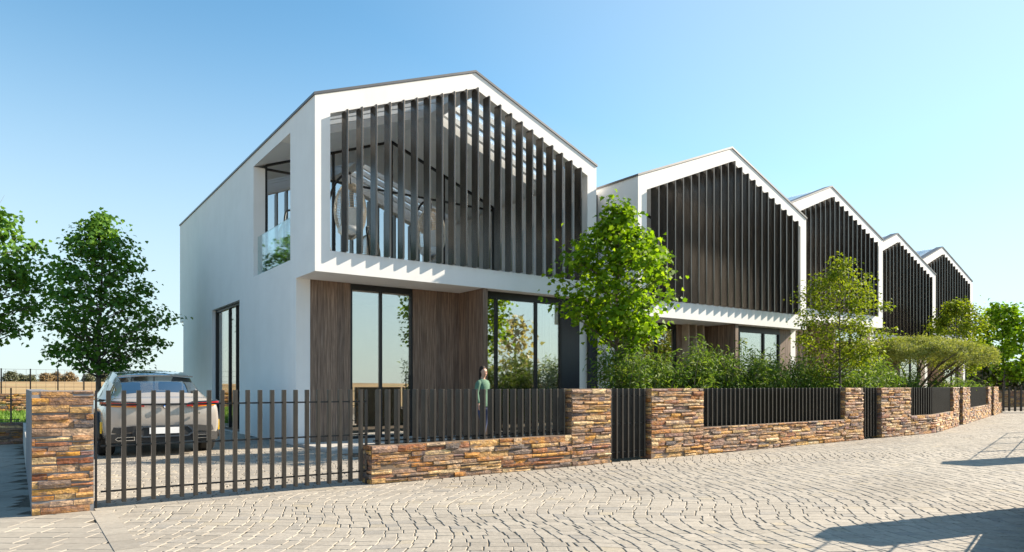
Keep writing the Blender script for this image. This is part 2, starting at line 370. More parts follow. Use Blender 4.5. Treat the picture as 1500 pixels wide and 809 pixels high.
ed = MB(); xe = .64
while xe < 3.6:
    q = rnd.uniform(.28, .42); ed.box(xe+.003, min(xe+q, 3.62)-.003, 7.94, 8.10, -.02, .0032+rnd.uniform(-.0004, .0004)); xe += q
tag(ed.build('threshold_stones', 'sett_stone'), kind='structure')
# lawn blades
g = np.random.default_rng(11); N = 9000
bx, by = g.uniform(-9, 4.5, N), g.uniform(24, 45.5, N); hh = g.uniform(.05, .16, N); an = g.uniform(0, 6.28, N); wd = g.uniform(.02, .05, N)
V = np.zeros((N, 3, 3)); V[:,0] = np.stack([bx-np.cos(an)*wd, by-np.sin(an)*wd, np.full(N,-.03)], 1); V[:,1] = np.stack([bx+np.cos(an)*wd, by+np.sin(an)*wd, np.full(N,-.03)], 1)
V[:,2] = np.stack([bx+g.normal(0,.05,N), by+g.normal(0,.05,N), hh], 1)
tag(fast_mesh('grass', V.reshape(-1,3), 3, 'grass'), 'bright green lawn grass beyond the neighbour\'s low stone wall', 'grass', kind='stuff')

# ------------------------------------------------------------------ ledge stone cladding
def cladding(mp, s0, s1, z0, z1, seed, ch=(.045, .085), ln=(.14, .50), depth=.034, nseg=3, face_z=True):
    """stones on the surface mp(s, d): s along, d outward-negative; returns MB"""
    g = random.Random(seed); b = MB(); z = z0
    while z < z1-.012:
        h = min(g.uniform(*ch), z1-z)
        if z1-(z+h) < .03: h = z1-z
        s = s0-g.uniform(0, .2)
        while s < s1:
            L = g.uniform(*ln); a0 = max(s, s0); a1 = min(s+L, s1); s += L
            if a1-a0 < .02: continue
            n_ = max(1, min(4, int((a1-a0)/.09))); sub = [(z, h)]
            if h > .062 and g.random() < .18:
                t = g.uniform(.4, .6); sub = [(z, h*t), (z+h*t, h*(1-t))]
            for (zz, hh) in sub:
                dd = g.uniform(.004, depth); gp = .003; hh0 = hh; zz += g.uniform(-.007, .007); hh = max(.02, hh+g.uniform(-.010, .008)); vs = []
                ta, tb = g.uniform(-.5, .5)*.012, g.uniform(-.5, .5)*.012
                for i in range(n_+1):
                    q = a0+gp+(a1-a0-2*gp)*i/n_
                    e = .006 if i in (0, n_) else 0
                    for (zq, dq) in ((zz+gp, 0), (zz+gp+.3*hh*.3, -(dd*g.uniform(.75, 1)-e)), (zz+hh*.55, -(dd*g.uniform(.85, 1.2)-e)+ta), (zz+hh-gp-.004, -(dd*g.uniform(.7, 1.05)-e)+tb), (zz+hh-gp, 0)):
                        x, y = mp(q, dq); jz = g.uniform(-.003, .003) if dq else 0
                        vs.append((x, y, min(max(zq+jz, z0+.001), z1)))
                fs = []
                for i in range(n_):
                    for k in range(4): fs.append((i*5+k, (i+1)*5+k, (i+1)*5+k+1, i*5+k+1))
                fs += [(4,3,2,1,0), tuple(n_*5+k for k in range(5))]
                b.add(vs, fs)
        z += h
    return b
def core(s0, s1, d0, d1, z0, z1, P=path):
    b = MB(); cuts = [s0]+([BEND] if s0 < BEND < s1 and P is path else [])+[s1]
    for a0, a1 in zip(cuts, cuts[1:]):
        vs = [(*P(a0, d0), z0), (*P(a1 if a1 != BEND else BEND, d0), z0), (*P(a1, d1), z0), (*P(a0, d1), z0)]
        vs += [(x, y, z1) for x, y, _ in vs]
        b.add(vs, [(0,3,2,1),(4,5,6,7),(0,1,5,4),(1,2,6,5),(2,3,7,6),(3,0,4,7)])
    return b
FT = 1.2; LW = .49; TK = .26
def stone_wall(label, pieces, seed, P=path, ends=True, H=FT, low=LW, nm='stone_wall', group='stone walls along the street'):
    """pieces: (s0, s1, height) laid end to end"""
    x0, y0 = P((pieces[0][0]+pieces[-1][1])/2, TK/2)
    t = thing(nm, label, 'wall', (x0, y0, 0), 0, group)
    cb = MB(); sb = MB()
    for i, (s0, s1, h) in enumerate(pieces):
        c = core(s0, s1, .0, TK, -.05, h, P); cb.add(c.v, c.f)
        k = cladding(P, s0, s1, .0, h, seed+i); sb.add(k.v, k.f)
        # returns at column ends
        for side, q in ((-1, s0), (1, s1)):
            nb = pieces[i+side] if 0 <= i+side < len(pieces) else None
            zlo = nb[2] if nb else 0
            if nb and nb[2] >= h: continue
            def mp(s, d, q=q, side=side): return P(q+side*(-d), s)
            k = cladding(mp, 0.0, TK, zlo+.002, h, seed+40+i*3+side); sb.add(k.v, k.f)
    for bb in (cb, sb): bb.v = [(x-x0, y-y0, z) for x, y, z in bb.v]
    cb.build('core', 'mortar', t); sb.build('stone_cladding', 'ledge_stone', t)
    return t
def slat_run(t, s0, s1, z0, z1, pitch=.136, wd=.03, dp=.115, dmid=.12, P=path, o=(0,0), rails=(), rail_off=.0):
    n_ = max(2, int(round((s1-s0)/pitch))); 
    for i in range(n_):
        s = s0+(s1-s0)*(i+.5)/n_
        b = MB(); vs = []
        for z in (z0, z1):
            for ds, dd in ((-wd/2,-dp/2),(wd/2,-dp/2),(wd/2,dp/2),(-wd/2,dp/2)):
                x, y = P(s+ds, dmid+dd); vs.append((x-o[0], y-o[1], z))
        b.add(vs, [(0,3,2,1),(4,5,6,7),(0,1,5,4),(1,2,6,5),(2,3,7,6),(3,0,4,7)])
        b.build('slat', 'fence_metal', t, bevel=.003)
    for z in rails:
        c = core(s0, s1, dmid+rail_off-.009, dmid+rail_off+.009, z-.009, z+.009, P); c.v = [(x-o[0], y-o[1], zz) for x, y, zz in c.v]
        c.build('rail', 'black_frame', t)
def slat_thing(name, label, cat, s0, s1, z0, z1, group, rails, **kw):
    P = kw.get('P', path); x, y = P((s0+s1)/2, .12)
    t = thing(name, label, cat, (x, y, 0), 0, group)
    slat_run(t, s0, s1, z0, z1, o=(x, y), rails=rails, **kw); return t
S = BEND
# gate pillar at the driveway with the plaster partition that runs back from it
pil = thing('gate_pillar', 'leftmost stone pillar, between driveway gate and neighbour, with grey plaster back', 'pillar', (.375, 8.1, 0))
pb = cladding(path, .12, .63, 0, FT, 300, ln=(.14, .42)); pb.v = [(x-.375, y-8.1, z) for x, y, z in pb.v]; pb.build('stone_cladding', 'ledge_stone', pil)
MB().box(-.255, .255, -.1, .42, -.05, FT-.001).build('core', 'concrete_dark', pil)
par = MB().box(-.09, .09, -2.0, 2.0, -.05, FT-.004).build('partition_wall', 'concrete_dark', None, (.21, 10.52, 0)); tag(par, 'grey plaster partition wall running back from the leftmost stone pillar', 'wall')
lp = MB().box(-.09, .09, -2.7, 2.7, -.05, .46).build('kerb_wall', 'concrete', None, (.21, 15.22, 0)); tag(lp, 'low pale concrete wall beside the car, continuing the plaster partition', 'wall')
stone_wall('low stone wall right of the driveway gate with pillar rising at its right end', [(3.62, 6.95, LW), (6.95, 7.78, FT)], 310)
stone_wall('long stone wall below the maple, wide pillar at left, narrow pillar at right', [(8.74, 10.1, FT), (10.1, 15.05, LW), (15.05, 15.85, FT)], 330)
stone_wall('curving stone wall section where the street bends, wide pillar at its left', [(16.7, 18.2, FT), (18.2, S+3.07, LW), (S+3.07, S+4.19, FT)], 350)
stone_wall('short stone wall past the bend between two narrow black gates', [(S+5.05, S+6.67, FT), (S+6.67, S+12.07, LW), (S+12.07, S+13.07, FT)], 370)
stone_wall('last and smallest stone wall, ending at the slatted street gate', [(S+14.08, S+16.04, FT), (S+16.04, S+17.55, LW)], 390)
gg = 'slatted fence panels on the stone walls'
slat_thing('slat_fence', 'black slat fence panel in front of the woman, gaps between slats showing', 'fence', 3.70, 6.93, LW+.004, FT, gg, (LW+.05,))
slat_thing('slat_fence', 'longest black slat fence panel, beneath the green shrubs right of the maple', 'fence', 10.12, 15.03, LW+.004, FT, gg, (LW+.05,))
slat_thing('slat_fence', 'black slat fence panel on the curving wall before the umbrella tree', 'fence', 18.22, S+3.05, LW+.004, FT, gg, (LW+.05,))
slat_thing('slat_fence', 'small distant black slat fence panel on the short wall past the bend', 'fence', S+6.7, S+12.05, LW+.004, FT, gg, (LW+.05,))
sg = slat_thing('driveway_gate', 'wide dark slatted sliding gate in front of the parked car', 'gate', .70, 3.60, .045, FT, None, (.165, .63, 1.05), pitch=.138, wd=.04, dp=.06)
gp = MB(); gp.box(.650-2.15, .668-2.15, -.03, .03, 0, FT); gp.box(3.598-2.15, 3.612-2.15, -.03, .03, 0, FT); gp.build('end_post', 'black_frame', sg)
gg = 'narrow garden gates in the stone walls'
for s0, s1, lab in ((7.80, 8.72, 'black slatted garden gate left of the maple trunk, between two stone pillars'), (15.87, 16.68, 'black slatted garden gate before the street bends, between wide pillars'),
                    (S+4.21, S+5.03, 'narrow black gate just after the street bends'), (S+13.09, S+14.06, 'farthest narrow black gate, nearest the street gate')):
    slat_thing('garden_gate', lab, 'gate', s0, s1, .045, FT, gg, (.15, .62, 1.08), rail_off=-.02)

# ------------------------------------------------------------------ houses
HW, HD = 7.46, 13.56
def win_frame(b, x0, x1, y0, y1, z0, z1, t, mull=()):
    b.box(x0, x0+t, y0, y1, z0, z1); b.box(x1-t, x1, y0, y1, z0, z1)
    b.box(x0+t, x1-t, y0, y1, z0, z0+t); b.box(x0+t, x1-t, y0, y1, z1-t, z1)
    for m in mull: b.box(m-t/2, m+t/2, y0+.003, y1-.003, z0+t, z1-t)
def boards(b, x0, x1, y0, y1, z0, z1, wdt=.15, axis='x', g=random.Random(5)):
    n_ = max(1, round(((x1-x0) if axis == 'x' else (y1-y0))/wdt))
    for i in range(n_):
        p = g.uniform(0, .004)
        if axis == 'x': b.box(x0+(x1-x0)*i/n_+.001, x0+(x1-x0)*(i+1)/n_-.002, y0-p, y1, z0, z1)
        else: b.box(x0-p, x1, y0+(y1-y0)*i/n_+.001, y0+(y1-y0)*(i+1)/n_-.002, z0, z1)
def house(ox, oy, dz, label, first=False):
    t = thing('row_house', label, 'house', (ox, oy, 0), 0, 'row of gabled houses')
    W, D = HW, HD; zb, zf, ze, zr = 3.49+dz, 3.92+dz, 6.93+dz, 8.36+dz; k = (zr-ze)/(W/2); C = W/2
    # upper white shell
    b = MB()
    inn = [(.31, zf), (W-.31, zf), (W-.31, zf+2.72), (C, zf+4.08), (.31, zf+2.72)]
    b.ring_y([(0, zb), (W, zb), (W, ze), (C, zr), (0, ze)], inn, 0, .30)
    b.box(0, W, .30, D, zb, zf)
    wt = ze-.30
    if first:
        b.box(0, .28, .30, 1.48, zf, wt); b.box(0, .28, 4.26, D, zf, wt)
    else: b.box(0, .28, .30, D, zf, wt)
    b.box(W-.28, W, .30, D, zf, wt)
    b.prism_y([(.28, zf), (W-.28, zf), (W-.28, wt), (C, zr-.30), (.28, wt)], D-.25, D-.002)
    b.build('upper_wall', 'white_render', t)
    # roof: solid part and open pergola over the loggia
    y1 = 4.26; yp = 2.15
    r = MB(); r.prism_y([(0, ze-.30), (C, zr-.30), (W, ze-.30), (W, ze), (C, zr), (0, ze)], yp, D)
    ib = .31
    r.prism_y([(0, ze-.30), (ib, ze-.30), (ib, ze+ib*k), (0, ze)], .30, yp)
    r.prism_y([(W-ib, ze-.30), (W, ze-.30), (W, ze), (W-ib, ze+ib*k)], .30, yp)
    r.prism_y([(C-.16, zr-.16*k-.32), (C+.16, zr-.16*k-.32), (C+.16, zr-.16*k), (C, zr), (C-.16, zr-.16*k)], .30, yp)
    rf = r.build('roof', 'white_render', t)
    nb = 4; 
    for i in range(nb):
        ya = .30+(yp-.30)*(i+.55)/nb; q = MB()
        q.prism_y([(ib, ze+ib*k-.15), (C-.16, zr-.16*k-.15), (C-.16, zr-.16*k-.01), (ib, ze+ib*k-.01)], ya, ya+.10)
        q.prism_y([(C+.16, zr-.16*k-.15), (W-ib, ze+ib*k-.15), (W-ib, ze+ib*k-.01), (C+.16, zr-.16*k-.01)], ya, ya+.10)
        q.build('roof_beam', 'white_render', rf)
    gl = MB(); gl.prism_y([(ib, ze+ib*k+.012), (C, zr+.012), (W-ib, ze+ib*k+.012), (W-ib, ze+ib*k+.026), (C, zr+.026), (ib, ze+ib*k+.026)], .32, yp-.02); gl.build('roof_glass', 'roof_glass', rf)
    c = MB(); ov = .025
    prof = [(-ov, ze-ov*k+.004), (C, zr+.004), (W+ov, ze-ov*k+.004), (W+ov, ze-ov*k+.055), (C, zr+.055), (-ov, ze-ov*k+.055)]
    c.prism_y(prof, yp, D+.02); c.prism_y(prof, -.025, .30)
    c.prism_y([(-ov, ze-ov*k+.004), (ib-.01, ze+(ib-.01)*k+.004), (ib-.01, ze+(ib-.01)*k+.055), (-ov, ze-ov*k+.055)], .301, yp-.001)
    c.prism_y([(W-ib+.01, ze+(ib-.01)*k+.004), (W+ov, ze-ov*k+.004), (W+ov, ze-ov*k+.055), (W-ib+.01, ze+(ib-.01)*k+.055)], .301, yp-.001)
    c.build('roof_covering', 'roof_metal', rf)
    # fins of the screen
    kk = (4.08-2.72)/(C-.31)
    for i in range(21):
        x = .31+(W-.62)*(i+1)/22
        zt = lambda xx: zf+2.72+kk*(min(xx, W-xx)-.31)-.006
        q = MB(); q.prism_y([(x-.02, zf+.004), (x+.02, zf+.004), (x+.02, zt(x+.02)), (x-.02, zt(x-.02))], -.12, .135)
        q.build('fin', 'fin_metal', t, bevel=.003)
    # loggia glazing
    lg = MB(); yg = y1; tt = .05; zt0 = wt+.28*k
    lg.bar((.30, yg+.03, zf+.03), (W-.30, yg+.03, zf+.03), .05, .05); lg.bar((.30, yg+.03, wt), (W-.30, yg+.03, wt), .05, .05)
    for x in (.31, C*.55, C, W-C*.55, W-.31): lg.box(x-.024, x+.024, yg, yg+.06, zf+.005, ze-.31+k*min(x, W-x)-.02)
    lg.bar((.31, yg+.03, ze-.33+.31*k), (C, yg+.03, zr-.335), .06, .06); lg.bar((C, yg+.03, zr-.335), (W-.31, yg+.03, ze-.33+.31*k), .06, .06)
    gw = lg.build('loggia_frame', 'black_frame', t)
    MB().add([(.30, yg+.03, zf+.01), (W-.30, yg+.03, zf+.01), (W-.30, yg+.03, ze-.31+.3*k), (C, yg+.03, zr-.32), (.30, yg+.03, ze-.31+.3*k)], [(0,1,2,3,4)]).build('pane', 'loggia_glass', gw)
    MB().prism_y([(.285, zf+.002), (W-.285, zf+.002), (W-.285, wt), (C, zr-.305), (.285, wt)], 8.0, 8.1).build('partition', 'plaster_beige', t)
    if first:
        rl = MB().box(.10, .115, 1.49, 4.25, zf+.003, zf+.99).build('glass_railing', 'rail_glass', t)
    # ground floor
    b = MB(); yb = D-.6
    if first:
        b.box(0, .30, 1.11, 5.56, 0, zb); b.build('side_wall', 'white_render', t); b = MB(); b.box(0, .30, 8.66, yb, 0, zb)
    else: b.box(0, .30, 1.11, yb, 0, zb)
    b.box(.30, 7.2, yb-.25, yb, 0, zb)
    b.box(7.2, W, .36, yb, 0, zb); b.build('side_wall', 'white_render', t)
    MB().box(.302, 7.198, 4.6, 4.72, .082, zb-.002).build('interior_wall', 'plaster_beige', t)
    wd = MB(); boards(wd, .302, 1.19, 1.10, 1.24, .002, zb-.003); wd.build('wood_panel', 'walnut', t)
    wd = MB(); boards(wd, 2.72, 3.97, 1.10, 1.24, .002, zb-.003); wd.build('wood_panel', 'walnut', t)
    wd = MB(); boards(wd, 3.97, 4.10, .05, 1.24, .002, zb-.003, axis='y'); wd.build('wood_panel', 'walnut', t)
    fl = MB(); fl.box(.0-.35*first*0, W, -.9, 1.10, -.03, .05); fl.box(.305, 7.195, 1.10, 6.3, -.03, .08); fl.build('terrace', 'concrete', t)
    # glass door, sliding windows
    zt_ = zb-.085
    f = MB(); win_frame(f, 1.19, 2.72, 1.12, 1.22, .082, zt_, .055, (1.93,)); f.box(1.19, 2.72, 1.14, 1.24, zt_, zb-.002)
    d = f.build('glass_door', 'black_frame', t)
    MB().box(1.24, 2.67, 1.165, 1.177, .13, zt_-.05).build('pane', 'window_glass', d)
    MB().box(2.60, 2.62, 1.08, 1.10, 1.0, 1.5).build('handle', 'black_frame', d)
    zt2 = zb-.12
    f = MB(); win_frame(f, 4.10, 6.58, .33, .43, .082, zt2, .06, (4.55, 5.75)); f.box(4.10, 6.58, .35, .41, zt2, zb-.002)
    d = f.build('sliding_window', 'black_frame', t)
    MB().box(4.16, 6.52, .375, .387, .14, zt2-.05).build('pane', 'window_glass', d)
    cu = MB(); xs = [5.70+.84*i/60 for i in range(61)]
    vs = [(x, .47+.03*math.sin(i*1.15)+.012*math.sin(i*.37), z) for z in (.1, zt2-.02) for i, x in enumerate(xs)]
    cu.add(vs, [(i, i+1, 62+i, 61+i) for i in range(60)], True); cu.build('curtain', 'curtain', d)
    dd = MB(); boards(dd, 6.582, 7.198, .36, .44, .05, zb-.004, .3); dd.build('entrance_door' if first else 'wood_panel', 'dark_door' if first else 'walnut', t)
    if not first:
        for bx_ in (2.95, 3.28, 3.61): MB().box(bx_-.03, bx_+.03, .86, 1.09, .05, zb-.004).build('lit_edge_strip', 'lit_edge_wood', t)  # added strips, their pale colour stands in for lit edges of the wall boards
    if first:
        f = MB(); t_ = .06
        f.box(.10, .20, 5.56, 5.62, .02, zb-.02); f.box(.10, .20, 8.60, 8.66, .02, zb-.02); f.box(.10, .20, 5.62, 8.60, .02, .08); f.box(.10, .20, 5.62, 8.60, zb-.08, zb-.02)
        f.box(.103, .197, 7.08, 7.14, .08, zb-.08); f.box(.103, .197, 6.3, 6.35, .08, zb-.08); f.box(.10, .25, 5.56, 8.66, zb-.02, zb-.003)
        d = f.build('side_window', 'black_frame', t)
        MB().box(.0, .25, 5.562, 8.658, -.02, .018).build('sill', 'concrete', d)
        MB().box(.144, .156, 5.6, 8.62, .06, zb-.06).build('pane', 'window_glass', d)
    else:
        q = MB(); q.box(-.275, -.003, 1.45, 1.52, 0, ze-.15); q.build('infill_panel', 'dark_door', t)
    return t
H = [(4.72, 13.04, 0, 'nearest white gabled house with driveway, see-through fins and hanging chairs upstairs'),
     (12.42, 11.8, -.5, 'second white gabled house, behind the bright green maple, steps forward and lower'),
     (19.90, 13.05, 0, 'third white gabled house, standing behind the yellow-green tree'),
     (27.37, 14.2, -.5, 'fourth white gabled house, behind the umbrella tree\'s left edge'),
     (34.84, 15.4, 0, 'fifth and farthest white gabled house at the right end of the row')]
for i, (x, y, dz, lab) in enumerate(H): house(x, y, dz, lab, i == 0)

# ------------------------------------------------------------------ foliage
MAPLE = np.array([(0,-.5),(.20,-.34),(.42,-.28),(.36,-.04),(.50,.20),(.28,.24),(.0,.60),(-.28,.24),(-.50,.20),(-.36,-.04),(-.42,-.28),(-.20,-.34)])
OVAL = np.array([(0,-.5),(.22,-.2),(.24,.1),(0,.5),(-.24,.1),(-.22,-.2)])
LANCE = np.array([(0,-.5),(.11,-.1),(.09,.15),(0,.6),(-.09,.15),(-.11,-.1)])
NEEDLE = np.array([(0,-.5),(.10,0),(0,.5),(-.10,0)])
def leaves(C, size, shape, g, up=.6, out=None, svar=.3, droop=.25):
    N = len(C); k = len(shape)
    nrm = g.normal(0, 1, (N, 3)); nrm[:,2] = np.abs(nrm[:,2])*.6+up
    if out is not None: nrm += out*.5
    nrm /= np.linalg.norm(nrm, axis=1)[:,None]
    t = g.normal(0, 1, (N, 3)); 
    if out is not None: t += out*.8
    t[:,2] -= droop; t -= nrm*(t*nrm).sum(1)[:,None]; t /= np.linalg.norm(t, axis=1)[:,None]; b = np.cross(nrm, t)
    s = size*(1+g.uniform(-svar, svar, N))[:,None,None]
    L = s*(shape[None,:,0,None]*b[:,None]+shape[None,:,1,None]*t[:,None])+s*(np.abs(shape[None,:,0,None])*.45-(shape[None,:,1,None]**2)*.35)*nrm[:,None]
    return (C[:,None]+L).reshape(-1, 3)
def tree(name, label, x, y, H, bottom, rx, prof, nclump, nleaf, leaf, shape, mat, seed, group=None, cat='tree', r0=.06, clump=.3, flat=.65, irr=.22, lean=(0,0), top_bias=1.0, tip=.0, z0=0):
    g = np.random.default_rng(seed); t = thing(name, label, cat, (x, y, z0), 0, group)
    b = MB(); tp = []
    nseg = 9
    def trunk_at(f):
        z = f*H*.93; return Vector((lean[0]*f+.05*math.sin(f*5+seed), lean[1]*f+.05*math.cos(f*4+seed*2), z))
    b.tube([trunk_at(i/nseg)-Vector((0,0,.1 if i == 0 else 0)) for i in range(nseg+1)], [r0*(1-.86*(i/nseg))+(.02*r0/.06 if i == 0 else 0) for i in range(nseg+1)], 9)
    ph = g.uniform(0, 6.28, 4); cs = []; outs = []
    for i in range(nclump):
        f = ((i+.5)/nclump)**top_bias; z = bottom+(H-bottom)*f; a = i*2.39996+g.uniform(-.4, .4)
        ir = 1+irr*(math.sin(3*a+ph[0]+f*5)+.7*math.sin(5*a+ph[1]-f*7))*.6+g.normal(0, .07)
        rad = rx*prof(f)*ir*math.sqrt(g.uniform(.12, 1.0))
        zc = z+g.normal(0, .12)
        zt = max(bottom*.85, zc-rad*g.uniform(.25, .55)-.1); q = trunk_at(min(.98, zt/(H*.93)))
        e = Vector((math.cos(a)*rad+lean[0]*f, math.sin(a)*rad+lean[1]*f, zc))
        mdl = (q+e)/2+Vector((g.normal(0, .05), g.normal(0, .05), -.05+g.normal(0, .04)))
        if rad > rx*.2:
            rr = r0*(.32-.2*f); b.tube([q, q.lerp(mdl, .6), mdl.lerp(e, .3), e], [rr, rr*.75, rr*.5, rr*.18], 5)
            for _ in range(2):
                e2 = e+Vector(g.normal(0, clump*.36, 3)); b.tube([mdl.lerp(e, .5), e2], [rr*.35, rr*.12], 4)
        m_ = int(nleaf*g.uniform(.6, 1.35)*(1.0 if f < .9 else .6)); cr = clump*g.uniform(.7, 1.25)*(1 if f < .9 else .7)
        d = g.normal(0, .52, (m_, 3)); d[:,2] *= flat
        # leaves also trail back along the limb
        back = g.uniform(0, .45, (m_, 1))**2
        p = np.array(e)[None]*(1-back)+np.array(mdl)[None]*back+d*cr
        cs.append(p); o = d.copy(); outs.append(o/np.maximum(np.linalg.norm(o, axis=1)[:,None], .1)+np.array([[math.cos(a), math.sin(a), .1]])*.6)
    C = np.concatenate(cs); O = np.concatenate(outs)
    b.build('trunk', 'bark', t); fast_mesh('crown', leaves(C, leaf, shape, g, out=O), len(shape), mat, t)
    return t
ovoid = lambda f: (math.sin(math.pi*min(1, (f*.86+.10)))**.75)*(1.0 if f < .45 else 1-.55*((f-.45)/.55)**1.4)
cone2 = lambda f: (math.sin(math.pi*min(1, (f*.80+.13)))**.8)*(1.05 if f < .35 else 1.05-.62*((f-.35)/.65)**1.2)
cone_ = lambda f: (math.sin(math.pi*min(1, (f*.80+.14)))**.8)*(1.1 if f < .35 else 1.1-.72*((f-.35)/.65)**1.0)
tree('maple_tree', 'bright green young maple behind the stone wall, between first and second houses', 10.38, 10.4, 5.02, 2.2, 1.26, cone2, 88, 62, .105, MAPLE, 'maple_leaf', 21, r0=.065, clump=.32, irr=.15)
tree('maple_tree', 'dark green maple behind the parked car, crown tapering to a sunlit tip', 2.0, 23.3, 6.15, 1.75, 1.66, cone_, 135, 52, .115, MAPLE, 'maple_leaf_dark', 22, r0=.09, clump=.46, flat=.5)
tree('maple_tree', 'leftmost maple, cut off by the picture edge, sunlit on top', -.75, 19.8, 5.5, 2.45, 1.45, ovoid, 95, 52, .115, MAPLE, 'maple_leaf_dark', 23, r0=.08, clump=.44, flat=.5)
round_ = lambda f: math.sin(math.pi*min(1, f*.8+.16))**.6*(1 if f < .6 else 1-.3*((f-.6)/.4))
tree('robinia_tree', 'yellow-green airy tree in front of the third house', 18.2, 9.8, 4.6, 1.75, 1.16, round_, 90, 78, .085, OVAL, 'robinia_leaf', 24, r0=.045, clump=.30)
tree('robinia_tree', 'small yellow-green tree in front of the fifth house, above the umbrella tree', 33.4, 12.8, 4.9, 2.0, 1.25, round_, 70, 90, .13, OVAL, 'robinia_leaf', 25, r0=.05, clump=.4)
tree('maple_tree', 'green tree at the right edge beyond the end of the row', 49.6, 16.4, 6.2, 1.7, 1.9, round_, 70, 60, .22, MAPLE, 'maple_leaf', 26, r0=.09, clump=.55)
tree('sycamore_tree', 'yellowing tree across the street, mirrored in the sliding window', 24.1, -6.0, 5.4, 1.5, 1.3, round_, 42, 9, .30, MAPLE, 'autumn_leaf', 28, r0=.1, clump=.6)
tree('sycamore_tree', 'bigger yellowing tree across the street, farther along', 37, -9.0, 8.0, 1.5, 3.2, round_, 80, 28, .32, MAPLE, 'autumn_leaf', 29, r0=.1, clump=.6)
# umbrella tree: forked stems under a flat spreading canopy
def umbrella(x, y):
    t = thing('umbrella_tree', 'pale yellow-green flat-topped umbrella tree with forking stems by the street bend', 'tree', (x, y, 0))
    g = np.random.default_rng(31); b = MB(); cs = []
    for i in range(9):
        a = i*2*math.pi/9+g.uniform(-.25, .25); R1 = g.uniform(.7, 1.15); R2 = g.uniform(1.6, 2.55)
        m1 = Vector((math.cos(a)*R1*.55, math.sin(a)*R1*.55, 1.15+g.uniform(-.1, .1))); e = Vector((math.cos(a)*R2, math.sin(a)*R2, 2.2+.25*(1-R2/2.6)))
        b.tube([(math.cos(a)*.1, math.sin(a)*.1, -.1), m1*.6+Vector((0, 0, .1)), m1, m1.lerp(e, .55)+Vector((0, 0, .05)), e], [.075, .06, .05, .032, .01], 7)
        for q in range(5):
            f = g.uniform(.3, .9); p = m1.lerp(e, f); a2 = a+g.uniform(-1, 1); e2 = p+Vector((math.cos(a2)*.7, math.sin(a2)*.7, .5)); b.tube([p, e2], [.022, .006], 5)
    b.build('trunk', 'bark', t)
    N = 44000; rr = 2.6*np.sqrt(g.uniform(0, 1, N)); an = g.uniform(0, 6.283, N)
    edge = 1+.10*np.sin(3*an+1)+.08*np.sin(7*an+2)+.05*np.sin(11*an); rr *= edge
    dome = 2.42+.60*(1-(rr/2.75)**2)+.10*np.sin(an*9+rr*5)*np.cos(rr*6)
    z = dome-np.abs(g.normal(0, .28, N))*(1-.25*rr/2.6); lump = np.sin(rr*7+an*3)+np.sin(an*8-rr*4); k = lump+g.normal(0, .8, N) > -.9
    C = np.stack([rr*np.cos(an), rr*np.sin(an), z], 1)[k]; C += g.normal(0, .05, C.shape)
    O = np.stack([np.cos(an), np.sin(an), np.full(N, .5)], 1)[k]
    fast_mesh('crown', leaves(C, .14, NEEDLE, g, up=.3, out=O, droop=-.3), 4, 'umbrella_leaf', t)
umbrella(27.2, 11.9)
# shrubs behind the walls
def shrub(x, y, h, r, seed, label, group='leafy shrubs behind the fence', nl=1500, leaf=.12, z0=0, shape=LANCE, mat='bamboo_leaf', name='shrub', cat='shrub'):
    g = np.random.default_rng(seed); t = thing(name, label, cat, (x, y, z0), 0, group); b = MB(); cs = []
    ns = 16
    for i in range(ns):
        a = g.uniform(0, 6.28); rr = r*math.sqrt(g.uniform(.02, 1)); hh = h*g.uniform(.72, 1.06)*(1-.18*(rr/r)**2)
        p0 = Vector((math.cos(a)*rr*.35, math.sin(a)*rr*.35, -.03)); p2 = Vector((math.cos(a)*rr, math.sin(a)*rr, hh)); p1 = p0.lerp(p2, .5)+Vector((-math.cos(a)*.08*rr, -math.sin(a)*.08*rr, .12*h))
        b.tube([p0, p1, p2], [.010, .008, .003], 5)
        m_ = nl//ns; f = g.uniform(.12, 1, (m_, 1))**.8
        P0, P1, P2 = (np.array(q)[None] for q in (p0, p1, p2)); p = (1-f)**2*P0+2*f*(1-f)*P1+f*f*P2
        cs.append(p+g.normal(0, 1, (m_, 3))*np.array([[.13, .13, .09]])*(r/.6))
    C = np.concatenate(cs); C[:,2] = np.maximum(C[:,2], .02); O = C*np.array([[1, 1, .2]]); O /= np.maximum(np.linalg.norm(O, axis=1)[:,None], .2)
    b.build('stems', 'bark', t); fast_mesh('foliage', leaves(C, leaf, shape, g, up=.35, out=O, droop=.5), len(shape), mat, t)
    return t
gs = random.Random(3)
row1 = [10.05+.74*i for i in range(8)]
names1 = ['shrub at the left end of the row, touching the dark entrance door', 'leafy shrub directly behind the bright maple trunk', 'leafy shrub just right of the maple trunk', 'tall leafy shrub before the second house\'s first window',
          'dense leafy shrub before the second house\'s wooden wall', 'tallest leafy shrub before the wooden wall end of the second house', 'leafy shrub before the warm-lit glass door of the second house', 'thin leafy shrub before the second house\'s leaf-shadowed panel']
for i, x in enumerate(row1): shrub(x, 10.3+gs.uniform(-.15, .15)-.15*(i == 0), (2.2 if i < 7 else 1.9)+gs.uniform(-.15, .12), .62, 50+i, names1[i], nl=2700)
row2 = [15.6, 16.6, 17.5, 18.6, 19.6, 20.6, 21.6, 22.7, 23.8, 25.0]
names2 = ['thin dark shrub behind the second narrow gate\'s left pillar', 'dark leafy shrub behind the gate before the street bends', 'leafy shrub left of the yellow-green tree\'s trunk', 'leafy shrub just right of the yellow-green tree\'s trunk', 'silvery-lit shrub before the third house',
          'rounded shrub midway between yellow-green tree and umbrella tree', 'dense shrub behind the curving wall\'s slat panel', 'tall shrub at the umbrella tree\'s left edge', 'shrub under the left half of the umbrella tree', 'shrub under the middle of the umbrella tree']
